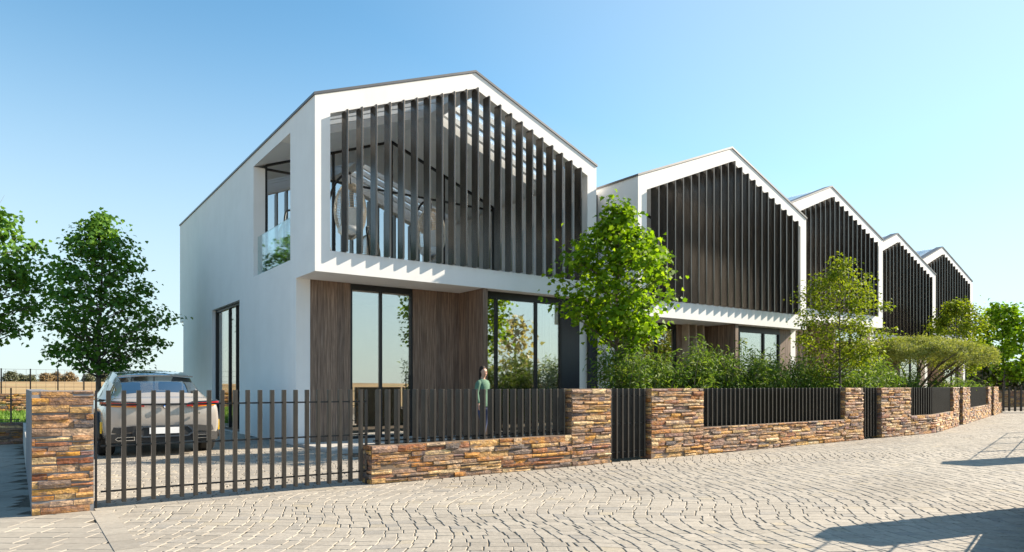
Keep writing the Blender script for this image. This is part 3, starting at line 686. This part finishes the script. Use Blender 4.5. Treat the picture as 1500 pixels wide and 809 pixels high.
for i, x in enumerate(row2): shrub(x, 10.4+max(0, x-20)*.18+gs.uniform(-.15, .15), (2.05 if i < 8 else 1.7)+gs.uniform(-.15, .15), .68, 70+i, names2[i], nl=2300, leaf=.135)
for i, (x, y) in enumerate(((27.6, 10.9), (30.2, 11.7), (33.0, 12.2))): shrub(x, y, 1.6, .8, 90+i, ['low shrub under the umbrella tree\'s right edge', 'low shrub behind the short wall past the bend', 'last low shrub near the street gate'][i], nl=900, leaf=.17)
shrub(5.55, 15.9, .75, .42, 99, 'small green potted plant on the balcony behind the glass railing', None, 700, .10, 3.925+.22, OVAL, 'maple_leaf', 'balcony_plant', 'plant')
pt = MB(); pt.lathe([(.0, 0), (.16, 0), (.21, .3), (.19, .3), (.18, .26), (0, .26)], 0, 0, 18); tag(pt.build('plant_pot', 'pot', None, (5.55, 15.9, 3.924)), 'grey plant pot on the balcony floor', 'pot')
# far trees on the horizon
far = [(-.735, 185, 5.2, 0), (-.718, 190, 3.6, 0), (-.706, 180, 3.2, 0), (-.684, 188, 4.4, 1), (-.668, 192, 5.0, 1), (-.648, 186, 4.6, 1), (-.62, 190, 4.0, 0), (-.598, 187, 4.6, 0), (-.575, 190, 4.2, 1),
       (.735, 185, 6.0, 1), (.75, 180, 7.0, 1), (.77, 188, 7.0, 0), (-.77, 185, 5, 1), (-.545, 190, 4.5, 0)]
fl_ = ['dark rounded tree on the left horizon, nearest the picture edge', 'second dark tree on the left horizon', 'smaller dark tree on the left horizon', 'brown-tinged tree above the leftmost pillar', 'tallest brown tree above the leftmost pillar', 'brown tree right of the leftmost pillar',
       'dark tree on the horizon left of the dark maple\'s trunk', 'dark tree on the horizon at the dark maple\'s trunk', 'brown tree on the horizon behind the car', 'brown tree on the right horizon beyond the street gate', 'large brown tree at the right picture edge', 'dark tree past the right picture edge',
       'brown tree past the left picture edge', 'dark tree on the horizon behind the nearest house']
for i, (rw, wv, h, kd) in enumerate(far):
    r_ = rw*wv; X = .809*r_+.588*wv; Y = -.588*r_+.809*wv
    tree('field_tree', fl_[i], X, Y, h*.66, .4, h*.36, round_, 30, 70, .42, OVAL, ['far_leaf', 'far_leaf_brown'][kd], 200+i, 'trees on the horizon', r0=.16, clump=.8, z0=1.6)

def hedge(label, x0, y0, x1, y1, h, dpt, seed, n_=9000):
    g = np.random.default_rng(seed); t = thing('hedge', label, 'hedge', ((x0+x1)/2, (y0+y1)/2, 0)); f = g.uniform(-.5, .5, n_)
    L = math.hypot(x1-x0, y1-y0); nx, ny = -(y1-y0)/L, (x1-x0)/L; d = g.normal(0, dpt*.4, n_)
    top = h*(1+.10*np.sin(f*L*1.3)+.07*np.sin(f*L*3.1+1)); z = top*np.sqrt(g.uniform(.0, 1, n_))
    C = np.stack([f*(x1-x0)+nx*d, f*(y1-y0)+ny*d, z], 1); C += g.normal(0, .06, C.shape); C[:,2] = np.maximum(C[:,2], 0)
    O = np.stack([np.full(n_, -nx), np.full(n_, -ny), np.full(n_, .3)], 1)
    fast_mesh('foliage', leaves(C, .26, OVAL, g, up=.3, out=O), len(OVAL), 'far_leaf', t)
    b = MB()
    for i in range(9):
        q = (i+.5)/9-.5; b.tube([(q*(x1-x0), q*(y1-y0), -.05), (q*(x1-x0)+.1, q*(y1-y0), h*.8)], [.05, .02], 6)
    b.build('stems', 'bark', t)
hedge('loose olive hedge behind the wire fence at the right end of the street', 46, 19.2, 60, 12.5, 2.5, 1.2, 77)
# ------------------------------------------------------------------ left neighbour and boundary
def line(x0, y0, x1, y1):
    L = math.hypot(x1-x0, y1-y0); dx, dy = (x1-x0)/L, (y1-y0)/L
    return (lambda s, d=0.0: (x0+dx*s-dy*d, y0+dy*s+dx*d)), L
P, L = line(-5, 18, .12, 18)
stone_wall('low dark stone wall in the shade of the neighbour\'s yard', [(0, L, .46)], 410, P, group=None)
slat_thing('slat_fence', 'sparse black slat fence on the neighbour\'s shaded low wall', 'fence', .05, L-.05, .464, FT, None, (.52,), P=P, pitch=.32)
P, L = line(-14, 41, 4.5, 41)
b = cladding(P, 0, L, 0, .85, 430, ch=(.10, .18), ln=(.18, .45), depth=.08); c = core(0, L, 0, .5, -.1, .85, P); 
t = thing('gabion_wall', 'sunlit rubble stone wall behind the left lawn', 'wall', (-4.7, 41, 0))
for bb in (b, c): bb.v = [(x+4.7, y-41, z) for x, y, z in bb.v]
c.build('core', 'mortar', t); b.build('stone_cladding', 'ledge_stone', t)
def mesh_fence(label, pts, h, group='wire mesh boundary fences', wires=7, pr=.035, step=2.2):
    t = thing('mesh_fence', label, 'fence', (*pts[0], 0), 0, group); wb = MB()
    for (xa, ya), (xb, yb) in zip(pts, pts[1:]):
        L = math.hypot(xb-xa, yb-ya); n_ = max(1, round(L/step))
        for i in range(n_+1):
            f = i/n_; x, y = xa+(xb-xa)*f-pts[0][0], ya+(yb-ya)*f-pts[0][1]
            MB().box(x-pr, x+pr, y-pr, y+pr, -.1, h).build('post', 'black_frame', t)
        for k in range(wires):
            z = .08+(h-.12)*k/(wires-1); wb.tube([(xa-pts[0][0], ya-pts[0][1], z), (xb-pts[0][0], yb-pts[0][1], z)], (.007 if h > 2 else .012), 4)
        nv_ = int(L/.5)
        for i in range(nv_):
            f = (i+.5)/nv_; x, y = xa+(xb-xa)*f-pts[0][0], ya+(yb-ya)*f-pts[0][1]; wb.tube([(x, y, 0), (x, y, h-.05)], .006, 4)
    wb.build('wire_mesh', 'fence_metal', t)
mesh_fence('wire mesh fence with dark posts along the golden field at left', [(-9, 46.5), (9, 52.5)], 2.25, step=1.5)
mesh_fence('wire mesh fence at the right end beyond the street gate', [(45.2, 17.3), (57, 11.4), (60, 9.5)], 2.3, step=3)
# street gate at the far end
gx, gy = path(S+17.75); P, L = line(gx, gy, gx+.809*6, gy-.588*6)
slat_thing('street_gate', 'black slatted gate closing the far end of the street', 'gate', 0, L, .06, FT, None, (.15, 1.08), P=P, pitch=.27, wd=.07, dp=.07)
P, L = line(45, 16.5, 56, 11)
stone_wall('low stone wall seen through the far street gate', [(0, L, .95)], 450, P, group=None)
# ------------------------------------------------------------------ across the street (casts the shadows at lower right)
P, L = line(6.0, 1.55, 8.42, 2.15)
stone_wall('low stone wall across the street, left of its entrance pillar', [(0, L-.14, .42)], 470, P, group=None)
oh = 1.72
for (x, y, lab, sd_) in ((8.55, 2.18, 'stone pillar across the street, nearest the camera', 480), (15.15, 3.87, 'stone pillar across the street, farther along', 490)):
    t = thing('gate_pillar', lab, 'pillar', (x, y, 0), R(14)); MB().box(-.25, .25, -.25, .25, -.05, oh).build('core', 'mortar', t)
    sb = MB()
    for (ax, ay, ux, uy) in ((-.25,-.25,1,0), (.25,-.25,0,1), (.25,.25,-1,0), (-.25,.25,0,-1)):
        k = cladding(lambda s, d, ax=ax, ay=ay, ux=ux, uy=uy: (ax+ux*s-uy*d, ay+uy*s+ux*d), 0, .5, 0, oh, sd_+ux*2+uy); sb.add(k.v, k.f)
    sb.build('stone_cladding', 'ledge_stone', t)
mesh_fence('wire fence across the street beyond the far pillar', [(15.45, 3.95), (24, 6.15)], oh, None, 4, .03, 2.2)
mesh_fence('wire fence on the low wall across the street', [(6.1, 1.7), (8.25, 2.24)], oh, None, 4, .03, 2.2)

# ------------------------------------------------------------------ hanging egg chairs
def egg_chair(x, y, z, rz, label, up=0):
    t = thing('egg_chair', label, 'hanging chair', (x, y, z), rz, 'hanging egg chairs on the balcony')
    s = MB(); zc = (2.02+up)/2; pts = [(-.60*math.cos(a), .30-.30*max(0, math.sin(a))**2, max(.03, zc+zc*math.sin(a))) for a in [R(-88+i*180/30) for i in range(31)]]
    s.tube(pts, .028, 8); s.tube([(.45*math.cos(R(d)), .05+.5*math.sin(R(d)), .02) for d in range(0, 361, 20)], .022, 6)
    s.build('stand', 'black_frame', t)
    # woven shell: open on the -Y side
    nu, nv_ = 40, 30; vs = []; fs = []
    for j in range(nv_+1):
        ph = math.pi*(.04+.92*j/nv_)
        for i in range(nu+1):
            th = R(50)+R(260)*i/nu
            vs.append((.37*math.sin(ph)*math.sin(th+math.pi)*1.0, .36*math.sin(ph)*-math.cos(th+math.pi)*-1, 1.12+up+.66*math.cos(ph)))
    for j in range(nv_):
        for i in range(nu): fs.append((j*(nu+1)+i, j*(nu+1)+i+1, (j+1)*(nu+1)+i+1, (j+1)*(nu+1)+i))
    # turn so the gap faces -Y
    vs = [(vx, vy, vz) for vx, vy, vz in vs]
    m = MB(); m.add(vs, fs); sh = m.build('woven_shell', 'wicker', t); wf = sh.modifiers.new('weave', 'WIREFRAME'); wf.thickness = .017; wf.use_even_offset = False
    MB().tube([(0, 0, 1.77+up), (0, 0, 2.03+up)], .012, 6).build('chain', 'black_frame', t)
    cu = MB(); cu.lathe([(0, .56+up), (.22, .56+up), (.29, .62+up), (.29, .70+up), (.22, .75+up), (0, .75+up)], 0, 0, 18)
    cu.build('cushion', 'cushion', t)
    bc = MB(); bc.box(-.2, .2, .10, .2, .78+up, 1.25+up); bc.build('back_cushion', 'cushion', t, bevel=.05)
egg_chair(6.35, 15.2, 3.924, R(-30), 'hanging egg chair at the left end of the balcony, round black stand showing', .30)
egg_chair(8.62, 15.4, 3.924, R(-42), 'hanging egg chair nearer the middle of the balcony, partly behind fins', .10)

# ------------------------------------------------------------------ car (rear at y=0, nose towards +Y)
def car(x, y, rz):
    t = thing('parked_car', 'pale beige coupe SUV parked on the driveway, seen from behind', 'car', (x, y, 0), rz)
    ys =   [0.0, .035, .12, .30, .62, 1.1, 1.7, 2.4, 3.0, 3.5, 4.0, 4.35, 4.55, 4.62]
    hw =   [.70, .84, .915, .955, .97, .965, .955, .955, .955, .955, .94, .88, .74, .55]
    zt =   [.90, .985, 1.03, 1.055, 1.05, 1.03, 1.01, 1.0, .99, .985, .95, .89, .80, .70]
    zb =   [.36, .30, .27, .25, .24, .24, .24, .24, .24, .24, .24, .25, .28, .34]
    def sec(i):
        w_, a, b_ = hw[i], zb[i], zt[i]
        h = b_-a
        half = [(0, a), (.72*w_, a), (.90*w_, a+.04*h), (.975*w_, a+.16*h), (w_, a+.38*h), (.985*w_, a+.58*h), (.975*w_, a+.74*h), (.93*w_, a+.88*h), (.84*w_, a+.97*h), (.6*w_, b_+.004), (0, b_+.012)]
        return half
    secs = []
    for i in range(len(ys)):
        hlf = sec(i); full = [(px, pz) for px, pz in hlf]+[(-px, pz) for px, pz in hlf[-2:0:-1]]
        # the rear face bulges: mid-height stands out, the bumper foot and boot lip recede a little
        off = []
        for px, pz in full:
            f = (pz-zb[i])/(zt[i]-zb[i]); d = (.06*(abs(f-.62)/.6)**1.6 if i < 4 else 0)*(1-i/4 if i < 4 else 0)
            off.append((px, ys[i]+d+(.10*(abs(px)/.9)**3 if i < 2 else 0), pz))
        secs.append(off)
    n_ = len(secs[0]); b = MB(); vs = [p for s in secs for p in s]; fs = []
    for i in range(len(secs)-1):
        for k in range(n_): fs.append((i*n_+k, (i+1)*n_+k, (i+1)*n_+(k+1)%n_, i*n_+(k+1)%n_))
    # end caps as strips
    def cap(o, rev):
        out = []
        for k in range(n_//2):
            a_, b_, c_, d_ = o+k, o+k+1, o+(n_-k-1)%n_, o+(n_-k)%n_
            q = [a_, b_, c_, d_]; q = [v for j, v in enumerate(q) if v not in q[:j]]
            if len(q) >= 3: out.append(tuple(q if not rev else q[::-1]))
        return out
    fs += cap(0, False)+cap((len(secs)-1)*n_, True)
    b.add(vs, fs, True); bo = b.build('body', 'car_paint', t); sd_ = bo.modifiers.new('s', 'SUBSURF'); sd_.levels = sd_.render_levels = 2
    # greenhouse
    gy = [.36, .50, .74, 1.02, 1.34, 1.9, 2.4, 2.8, 3.2, 3.55]
    gz = [1.05, 1.13, 1.28, 1.40, 1.485, 1.555, 1.56, 1.50, 1.28, 1.0]
    gb = [.80, .83, .85, .87, .88, .88, .88, .87, .85, .82]       # half width at belt
    gt = [.66, .62, .60, .60, .61, .62, .62, .60, .58, .60]       # half width at roof edge
    NJ = 12
    def gs_(i, j):
        u = -1+2*j/NJ; belt = 1.0; zt_ = gz[i]; a_ = abs(u); sg = 1 if u >= 0 else -1
        if a_ > .5:
            f = (1-a_)/.5; return (sg*(gb[i]+(gt[i]-gb[i])*f**.9), gy[i], belt+(zt_-.035-belt)*f)
        f = a_/.5; return (sg*gt[i]*f, gy[i]-.04*(1-f*f)*(1 if i < 4 else 0), zt_-.035*f**2.2)
    def part(name, mat, sel, off=0, sm=True):
        m = MB(); vs = [gs_(i, j) for i in range(len(gy)) for j in range(NJ+1)]
        if off: vs = [(x_*(1+off), y_, z_+off) for x_, y_, z_ in vs]
        fs = [(i*(NJ+1)+j, (i+1)*(NJ+1)+j, (i+1)*(NJ+1)+j+1, i*(NJ+1)+j+1) for i in range(len(gy)-1) for j in range(NJ) if sel(i, j)]
        used = sorted({v for f in fs for v in f}); mp = {v: q for q, v in enumerate(used)}
        m.add([vs[v] for v in used], [tuple(mp[v] for v in f) for f in fs], sm); return m.build(name, mat, t)
    side = lambda j: j < 3 or j >= NJ-3
    rearw = lambda i, j: 0 < i < 4 and 3 <= j < NJ-3
    front = lambda i, j: i >= 7 and 3 <= j < NJ-3
    sidew = lambda i, j: side(j) and 2 <= i < 8 and i not in (5,) and (j not in (2, NJ-3))
    roof_ = lambda i, j: 4 <= i < 7 and 3 <= j < NJ-3
    part('rear_window', 'car_glass', rearw); part('windscreen', 'car_glass', front); 
    for jj in (lambda j: j < 3, lambda j: j >= NJ-3):
        for ii in (lambda i: i < 5, lambda i: i > 5): part('side_window', 'car_glass', lambda i, j: sidew(i, j) and jj(j) and ii(i))
    
    part('roof', 'car_roof', roof_); part('pillar', 'car_paint', lambda i, j: not (rearw(i, j) or front(i, j) or sidew(i, j) or roof_(i, j)))
    sp = MB(); sv = []
    for j in range(13):
        u = -1+j/6; x_ = .63*u; dip = .015*u*u
        sv += [(x_, 1.10+.05*u*u, 1.425-dip), (x_, .92+.08*u*u, 1.448-dip), (x_, .925+.08*u*u, 1.425-dip)]
    sp.add(sv, [(j*3+k, (j+1)*3+k, (j+1)*3+(k+1)%3, j*3+(k+1)%3) for j in range(12) for k in range(3)]); sp.build('spoiler', 'car_paint', t)
    def rear_y(px, pz):        # approximate rear surface
        return .012+.05*(abs(pz-.78)/.42)**1.8+.10*(min(abs(px), .97)/.9)**3.2
    def strip(m, pts, th, zh):   # a strip on the rear face
        v = []
        for px, pz, pyo in pts:
            v += [(px, pyo-th, pz-zh/2), (px, pyo-th, pz+zh/2), (px, pyo+.05, pz+zh/2), (px, pyo+.05, pz-zh/2)]
        k = len(pts); f = [(i*4+q, (i+1)*4+q, (i+1)*4+(q+1)%4, i*4+(q+1)%4) for i in range(k-1) for q in range(4)]+[(0,1,2,3), ((k-1)*4+3, (k-1)*4+2, (k-1)*4+1, (k-1)*4)]
        m.add(v, f)
    for sg in (-1, 1):
        pl = [(.34, .905, .0), (.42, .912, .004), (.50, .917, .01), (.57, .920, .02), (.64, .923, .035), (.71, .926, .055), (.78, .93, .085), (.84, .934, .125), (.89, .938, .18), (.93, .94, .25), (.955, .94, .33), (.965, .94, .45)]
        m = MB(); strip(m, [(sg*a_, z_, y_) for a_, z_, y_ in pl], .022, .055); tl = m.build('tail_light', 'tail_red', t)
        m = MB(); strip(m, [(sg*a_, z_-.036, y_) for a_, z_, y_ in pl[1:8]], .016, .020); m.build('indicator', 'tail_amber', tl)
        m = MB(); strip(m, [(sg*a_, z_+.042, y_) for a_, z_, y_ in pl[1:9]], .016, .026); m.build('dark_lens', 'car_roof', tl)
    # bumper trim, diffuser, plate, exhausts
    m = MB(); pl = [(-.88, .50, .20), (-.72, .47, .09), (-.5, .50, .045), (-.38, .50, .04), (.38, .50, .04), (.5, .50, .045), (.72, .47, .09), (.88, .50, .20)]
    strip(m, pl, .03, .10); strip(m, [(-.90, .335, .22), (-.7, .335, .10), (.7, .335, .10), (.90, .335, .22)], .045, .15); m.box(-.52, .52, .0, .12, .38, .47); m.build('bumper_trim', 'car_trim', t)
    m = MB(); hx = [(-.46, .43), (-.36, .36), (.36, .36), (.46, .43), (.36, .535), (-.36, .535)]
    for i in range(6):
        (xa, za), (xb, zb_) = hx[i], hx[(i+1) % 6]; m.bar((xa, -.005, za), (xb, -.005, zb_), .03, .022, (0, 1, 0))
    m.build('diffuser_frame', 'car_roof', t)
    MB().box(-.26, .26, -.022, -.008, .405, .515).build('number_plate', 'plate_white', t, bevel=.003)
    for sg in (-1, 1):
        m = MB(); q = [(.48, .30), (.74, .30), (.78, .333), (.74, .366), (.48, .366)]; qi = [(.492, .311), (.735, .311), (.765, .333), (.735, .355), (.492, .355)]
        if sg < 0: q = [(-x_, z_) for x_, z_ in q[::-1]]; qi = [(-x_, z_) for x_, z_ in qi[::-1]]
        m.ring_y(q, qi, .0, .2); m.build('exhaust', 'chrome', t)
    # roundel and small stripe badge
    e = MB(); 
    for k in range(24):
        a_, c_ = 2*math.pi*k/24, 2*math.pi*(k+1)/24; e.cur = 1 if (k//6) % 2 else 0
        e.add([(0, -.016, .885), (.034*math.cos(a_), -.016, .885+.034*math.sin(a_)), (.034*math.cos(c_), -.016, .885+.034*math.sin(c_))], [(0, 1, 2)])
        e.cur = 2; e.add([(r_*math.cos(q), -.016, .885+r_*math.sin(q)) for r_, q in ((.034, a_), (.044, a_), (.044, c_), (.034, c_))], [(0, 1, 2, 3)])
        e.add([(.044*math.cos(a_), -.016, .885+.044*math.sin(a_)), (.044*math.cos(c_), -.016, .885+.044*math.sin(c_)), (.044*math.cos(c_), .03, .885+.044*math.sin(c_)), (.044*math.cos(a_), .03, .885+.044*math.sin(a_))], [(0, 1, 2, 3)])
    e.build('emblem', ['emblem_white', 'emblem_blue', 'car_trim'], t)
    e = MB()
    for k in range(3):
        e.cur = k; e.add([(.46+.018*k+dx, -.014, .74+zz) for dx, zz in ((0, 0), (.016, 0), (.03, .034), (.014, .034))], [(0, 1, 2, 3)])
    e.cur = 3; e.box(.528, .56, -.014, .02, .74, .774)
    e.build('badge', ['emblem_blue', 'emblem_red', 'emblem_white', 'chrome'], t)
    for sx in (-1, 1):
        for wy in (.92, 3.78):
            m = MB(); r_ = .365; m.lathe([(.24, -.12), (r_-.03, -.13), (r_, -.10), (r_, .10), (r_-.03, .13), (.24, .12)], wy, r_, 30, 'x'); wh = m.build('wheel', 'tyre', t, (sx*.835, 0, 0))
            m = MB()
            for k in range(5):
                a_ = k*2*math.pi/5
                m.bar((sx*.125, wy, r_), (sx*.125, wy+.24*math.cos(a_), r_+.24*math.sin(a_)), .07, .02, (1, 0, 0))
            m.lathe([(.225, -.02), (.25, -.02), (.25, .10), (.225, .10)], wy, r_, 24, 'x'); m.build('rim', 'rim', wh)
            MB().box(-.05+sx*.05, .05+sx*.05, wy-.20, wy-.12, r_-.10, r_+.12).build('caliper', 'caliper_yellow', wh)
            m = MB(); pa = [(sx*.97, wy+.43*math.cos(R(d)), r_+.40*math.sin(R(d))) for d in range(-12, 193, 12)]
            m.tube(pa, .035, 6); m.build('wheel_arch', 'car_trim', t)
        # yellow rear side marker
        MB().box(sx*.955-.012, sx*.955+.012, .33, .40, .42, .62).build('side_marker', 'caliper_yellow', t, bevel=.006)
        m = MB(); m.lathe([(0, -.10), (.05, -.09), (.075, 0), (.05, .09), (0, .10)], 2.95, 1.06, 12, 'x'); m.build('mirror', 'car_roof', t, (sx*1.06, 0, 0))
    for x_ in (-.36, .36):
        for wy, zz in ((1.35, 1.12), (2.2, 1.14)):
            m = MB(); m.box(x_-.24, x_+.24, wy, wy+.12, .6, zz); m.box(x_-.14, x_+.14, wy-.02, wy+.08, zz+.02, zz+.19); m.build('seat', 'seat_fabric', t, bevel=.03)
    return t
car(2.14, 13.35, R(0))

# ------------------------------------------------------------------ woman standing on the terrace
def skin(name, mat, pts, edges, parent, sub=2, loc=(0,0,0)):
    me = bpy.data.meshes.new(name); me.from_pydata([p[0] for p in pts], edges, []); me.materials.append(M[mat])
    o = bpy.data.objects.new(name, me); COL.objects.link(o); o.parent = parent; o.location = loc
    md = o.modifiers.new('skin', 'SKIN'); md.use_smooth_shade = True
    if not me.skin_vertices:
        bpy.context.view_layer.objects.active = o
    sv = me.skin_vertices[0].data
    for i, p in enumerate(pts):
        r_ = p[1]; sv[i].radius = r_ if isinstance(r_, tuple) else (r_, r_); sv[i].use_root = (i == 0)
    s_ = o.modifiers.new('sub', 'SUBSURF'); s_.levels = s_.render_levels = sub
    return o
def woman(x, y, z, rz):
    """1.68 m tall, faces local +X"""
    t = thing('person', 'dark-haired woman in a green sweater and blue jeans standing behind the fence', 'person', (x, y, z), rz)
    p = [((0,0,.93), (.10,.145)), ((0,0,1.05), (.085,.125)), ((.0,0,1.2), (.095,.135)), ((-.005,0,1.32), (.080,.125)), ((-.008,0,1.40), (.046,.058)), ((.0,0,1.455), (.041,.040)), ((.034,0,1.512), (.070,.060)),
         ((.02,0,1.59), (.090,.074)), ((.008,0,1.655), (.066,.058))]
    e = [(i, i+1) for i in range(8)]
    def chain(a_, pts):
        k = len(p); p.extend(pts); e.append((a_, k)); e.extend((k+i, k+i+1) for i in range(len(pts)-1))
    for sg in (-1, 1):
        fwd = .05 if sg < 0 else -.04
        chain(0, [((0,sg*.095,.84), (.085,.085)), ((.01+fwd*.4,sg*.10,.66), (.075,.07)), ((.02+fwd*.8,sg*.10,.47), (.055,.052)), ((-.01+fwd,sg*.10,.30), (.052,.048)), ((-.03+fwd,sg*.10,.09), (.035,.032)), ((.02+fwd,sg*.105,.04), (.036,.036)), ((.14+fwd,sg*.115,.03), (.028,.036))])
        chain(3, [((-.005,sg*.150,1.325), (.046,.044)), ((-.02,sg*.195,1.22), (.045,.042)), ((-.03,sg*.215,1.08), (.038,.036)), ((.005,sg*.225,.97), (.034,.032)), ((.035,sg*.225,.86), (.024,.02)), ((.045,sg*.222,.80), (.034,.018))])
    b = skin('body', 'skin', p, e, t, 2)
    # fingers
    for sg in (-1, 1):
        m = MB()
        for k, (dx, ln) in enumerate(((.030, .062), (.012, .072), (-.006, .068), (-.022, .052))):
            x0 = .048+dx; m.tube([(x0, sg*.222, .795), (x0+.004, sg*.220, .795-ln*.5), (x0-.004, sg*.212, .795-ln)], [.0095, .009, .006], 6)
        m.tube([(.075, sg*.218, .84), (.096, sg*.208, .80), (.094, sg*.204, .772)], [.011, .010, .007], 6); m.build('hand_fingers', 'skin', t)
    # sweater and jeans follow the body
    m = MB(); prof = [(.80,.122,.168), (.81,.126,.172), (.93,.122,.166), (1.04,.106,.146), (1.13,.108,.150), (1.22,.117,.162), (1.30,.112,.176), (1.355,.094,.165), (1.39,.070,.115), (1.415,.055,.070), (1.418,.048,.060)]
    sg_ = 28; vs = [(rx_*math.cos(2*math.pi*k/sg_)*(1.06 if math.cos(2*math.pi*k/sg_) > 0 and 1.1 < z_ < 1.34 else 1), ry_*math.sin(2*math.pi*k/sg_), z_+(.012*math.cos(2*math.pi*k/sg_)*-1 if z_ > 1.4 else .006*math.sin(k*3.1+z_*9))) for z_, rx_, ry_ in prof for k in range(sg_)]
    m.add(vs, [(q*sg_+k, q*sg_+(k+1)%sg_, (q+1)*sg_+(k+1)%sg_, (q+1)*sg_+k) for q in range(len(prof)-1) for k in range(sg_)], True)
    for sg in (-1, 1):
        m.tube([(-.005,sg*.10,1.345), (-.006,sg*.145,1.335), (-.010,sg*.180,1.295), (-.02,sg*.203,1.20), (-.028,sg*.217,1.10), (-.012,sg*.224,1.03), (.006,sg*.228,.96), (.03,sg*.228,.885), (.032,sg*.228,.875)], [.040, .062, .064, .058, .052, .050, .046, .040, .034], 16)
    m.build('sweater', 'sweater', t)
    jp = [((0,0,.94), (.112,.158)), ((0,0,.86), (.11,.15))]; je = [(0,1)]
    for sg in (-1, 1):
        fwd = .05 if sg < 0 else -.04; k = len(jp)
        jp += [((0,sg*.095,.78), (.10,.095)), ((.01+fwd*.4,sg*.10,.64), (.088,.082)), ((.02+fwd*.8,sg*.10,.47), (.068,.063)), ((-.01+fwd,sg*.10,.30), (.062,.058)), ((-.03+fwd,sg*.10,.10), (.050,.048))]
        je += [(1,k)]+[(k+i,k+i+1) for i in range(4)]
    skin('jeans', 'jeans', jp, je, t, 2)
    for sg in (-1, 1):
        fwd = .05 if sg < 0 else -.04; m = MB(); m.box(-.07+fwd, .20+fwd, sg*.11-.045, sg*.11+.045, .0, .075); m.build('shoe', 'shoe', t, bevel=.03)
    # face: nose, eyes, mouth, ears
    m = MB(); m.add([(.090,0,1.60), (.084,-.013,1.56), (.084,.013,1.56), (.103,0,1.562), (.088,0,1.553)], [(0,1,3), (0,3,2), (1,4,3), (3,4,2)], True); m.build('nose', 'skin', t)
    m = MB(); m.box(.075, .0985, -.017, .017, 1.520, 1.530); m.build('mouth', 'lip', t, bevel=.004)
    for sg in (-1, 1):
        m = MB(); m.lathe([(0,.074), (.0085,.076), (.007,.0795), (0,.081)], sg*.030, 1.593, 10, 'x'); ey = m.build('eye', 'eye_white', t)
        m = MB(); m.lathe([(0,.076), (.006,.078), (.005,.0815), (0,.082)], sg*.030, 1.593, 8, 'x'); m.build('iris', 'eye_dark', ey)
        m = MB(); m.lathe([(0,-.012), (.012,-.009), (.016,.0), (.012,.007), (0,.010)], sg*.070, 1.575, 10, 'x'); m.build('ear', 'skin', t)
    hp = [((.058,0,1.655), (.042,.070)), ((.0,0,1.642), (.086,.094)), ((-.028,0,1.585), (.084,.096)), ((-.070,0,1.53), (.034,.040)), ((-.085,0,1.45), (.026,.030)), ((-.088,0,1.36), (.012,.014))]
    skin('hair', 'hair', hp, [(0,1),(1,2),(2,3),(3,4),(4,5)], t, 2)
woman(8.43, 12.70, -.016, R(-68))
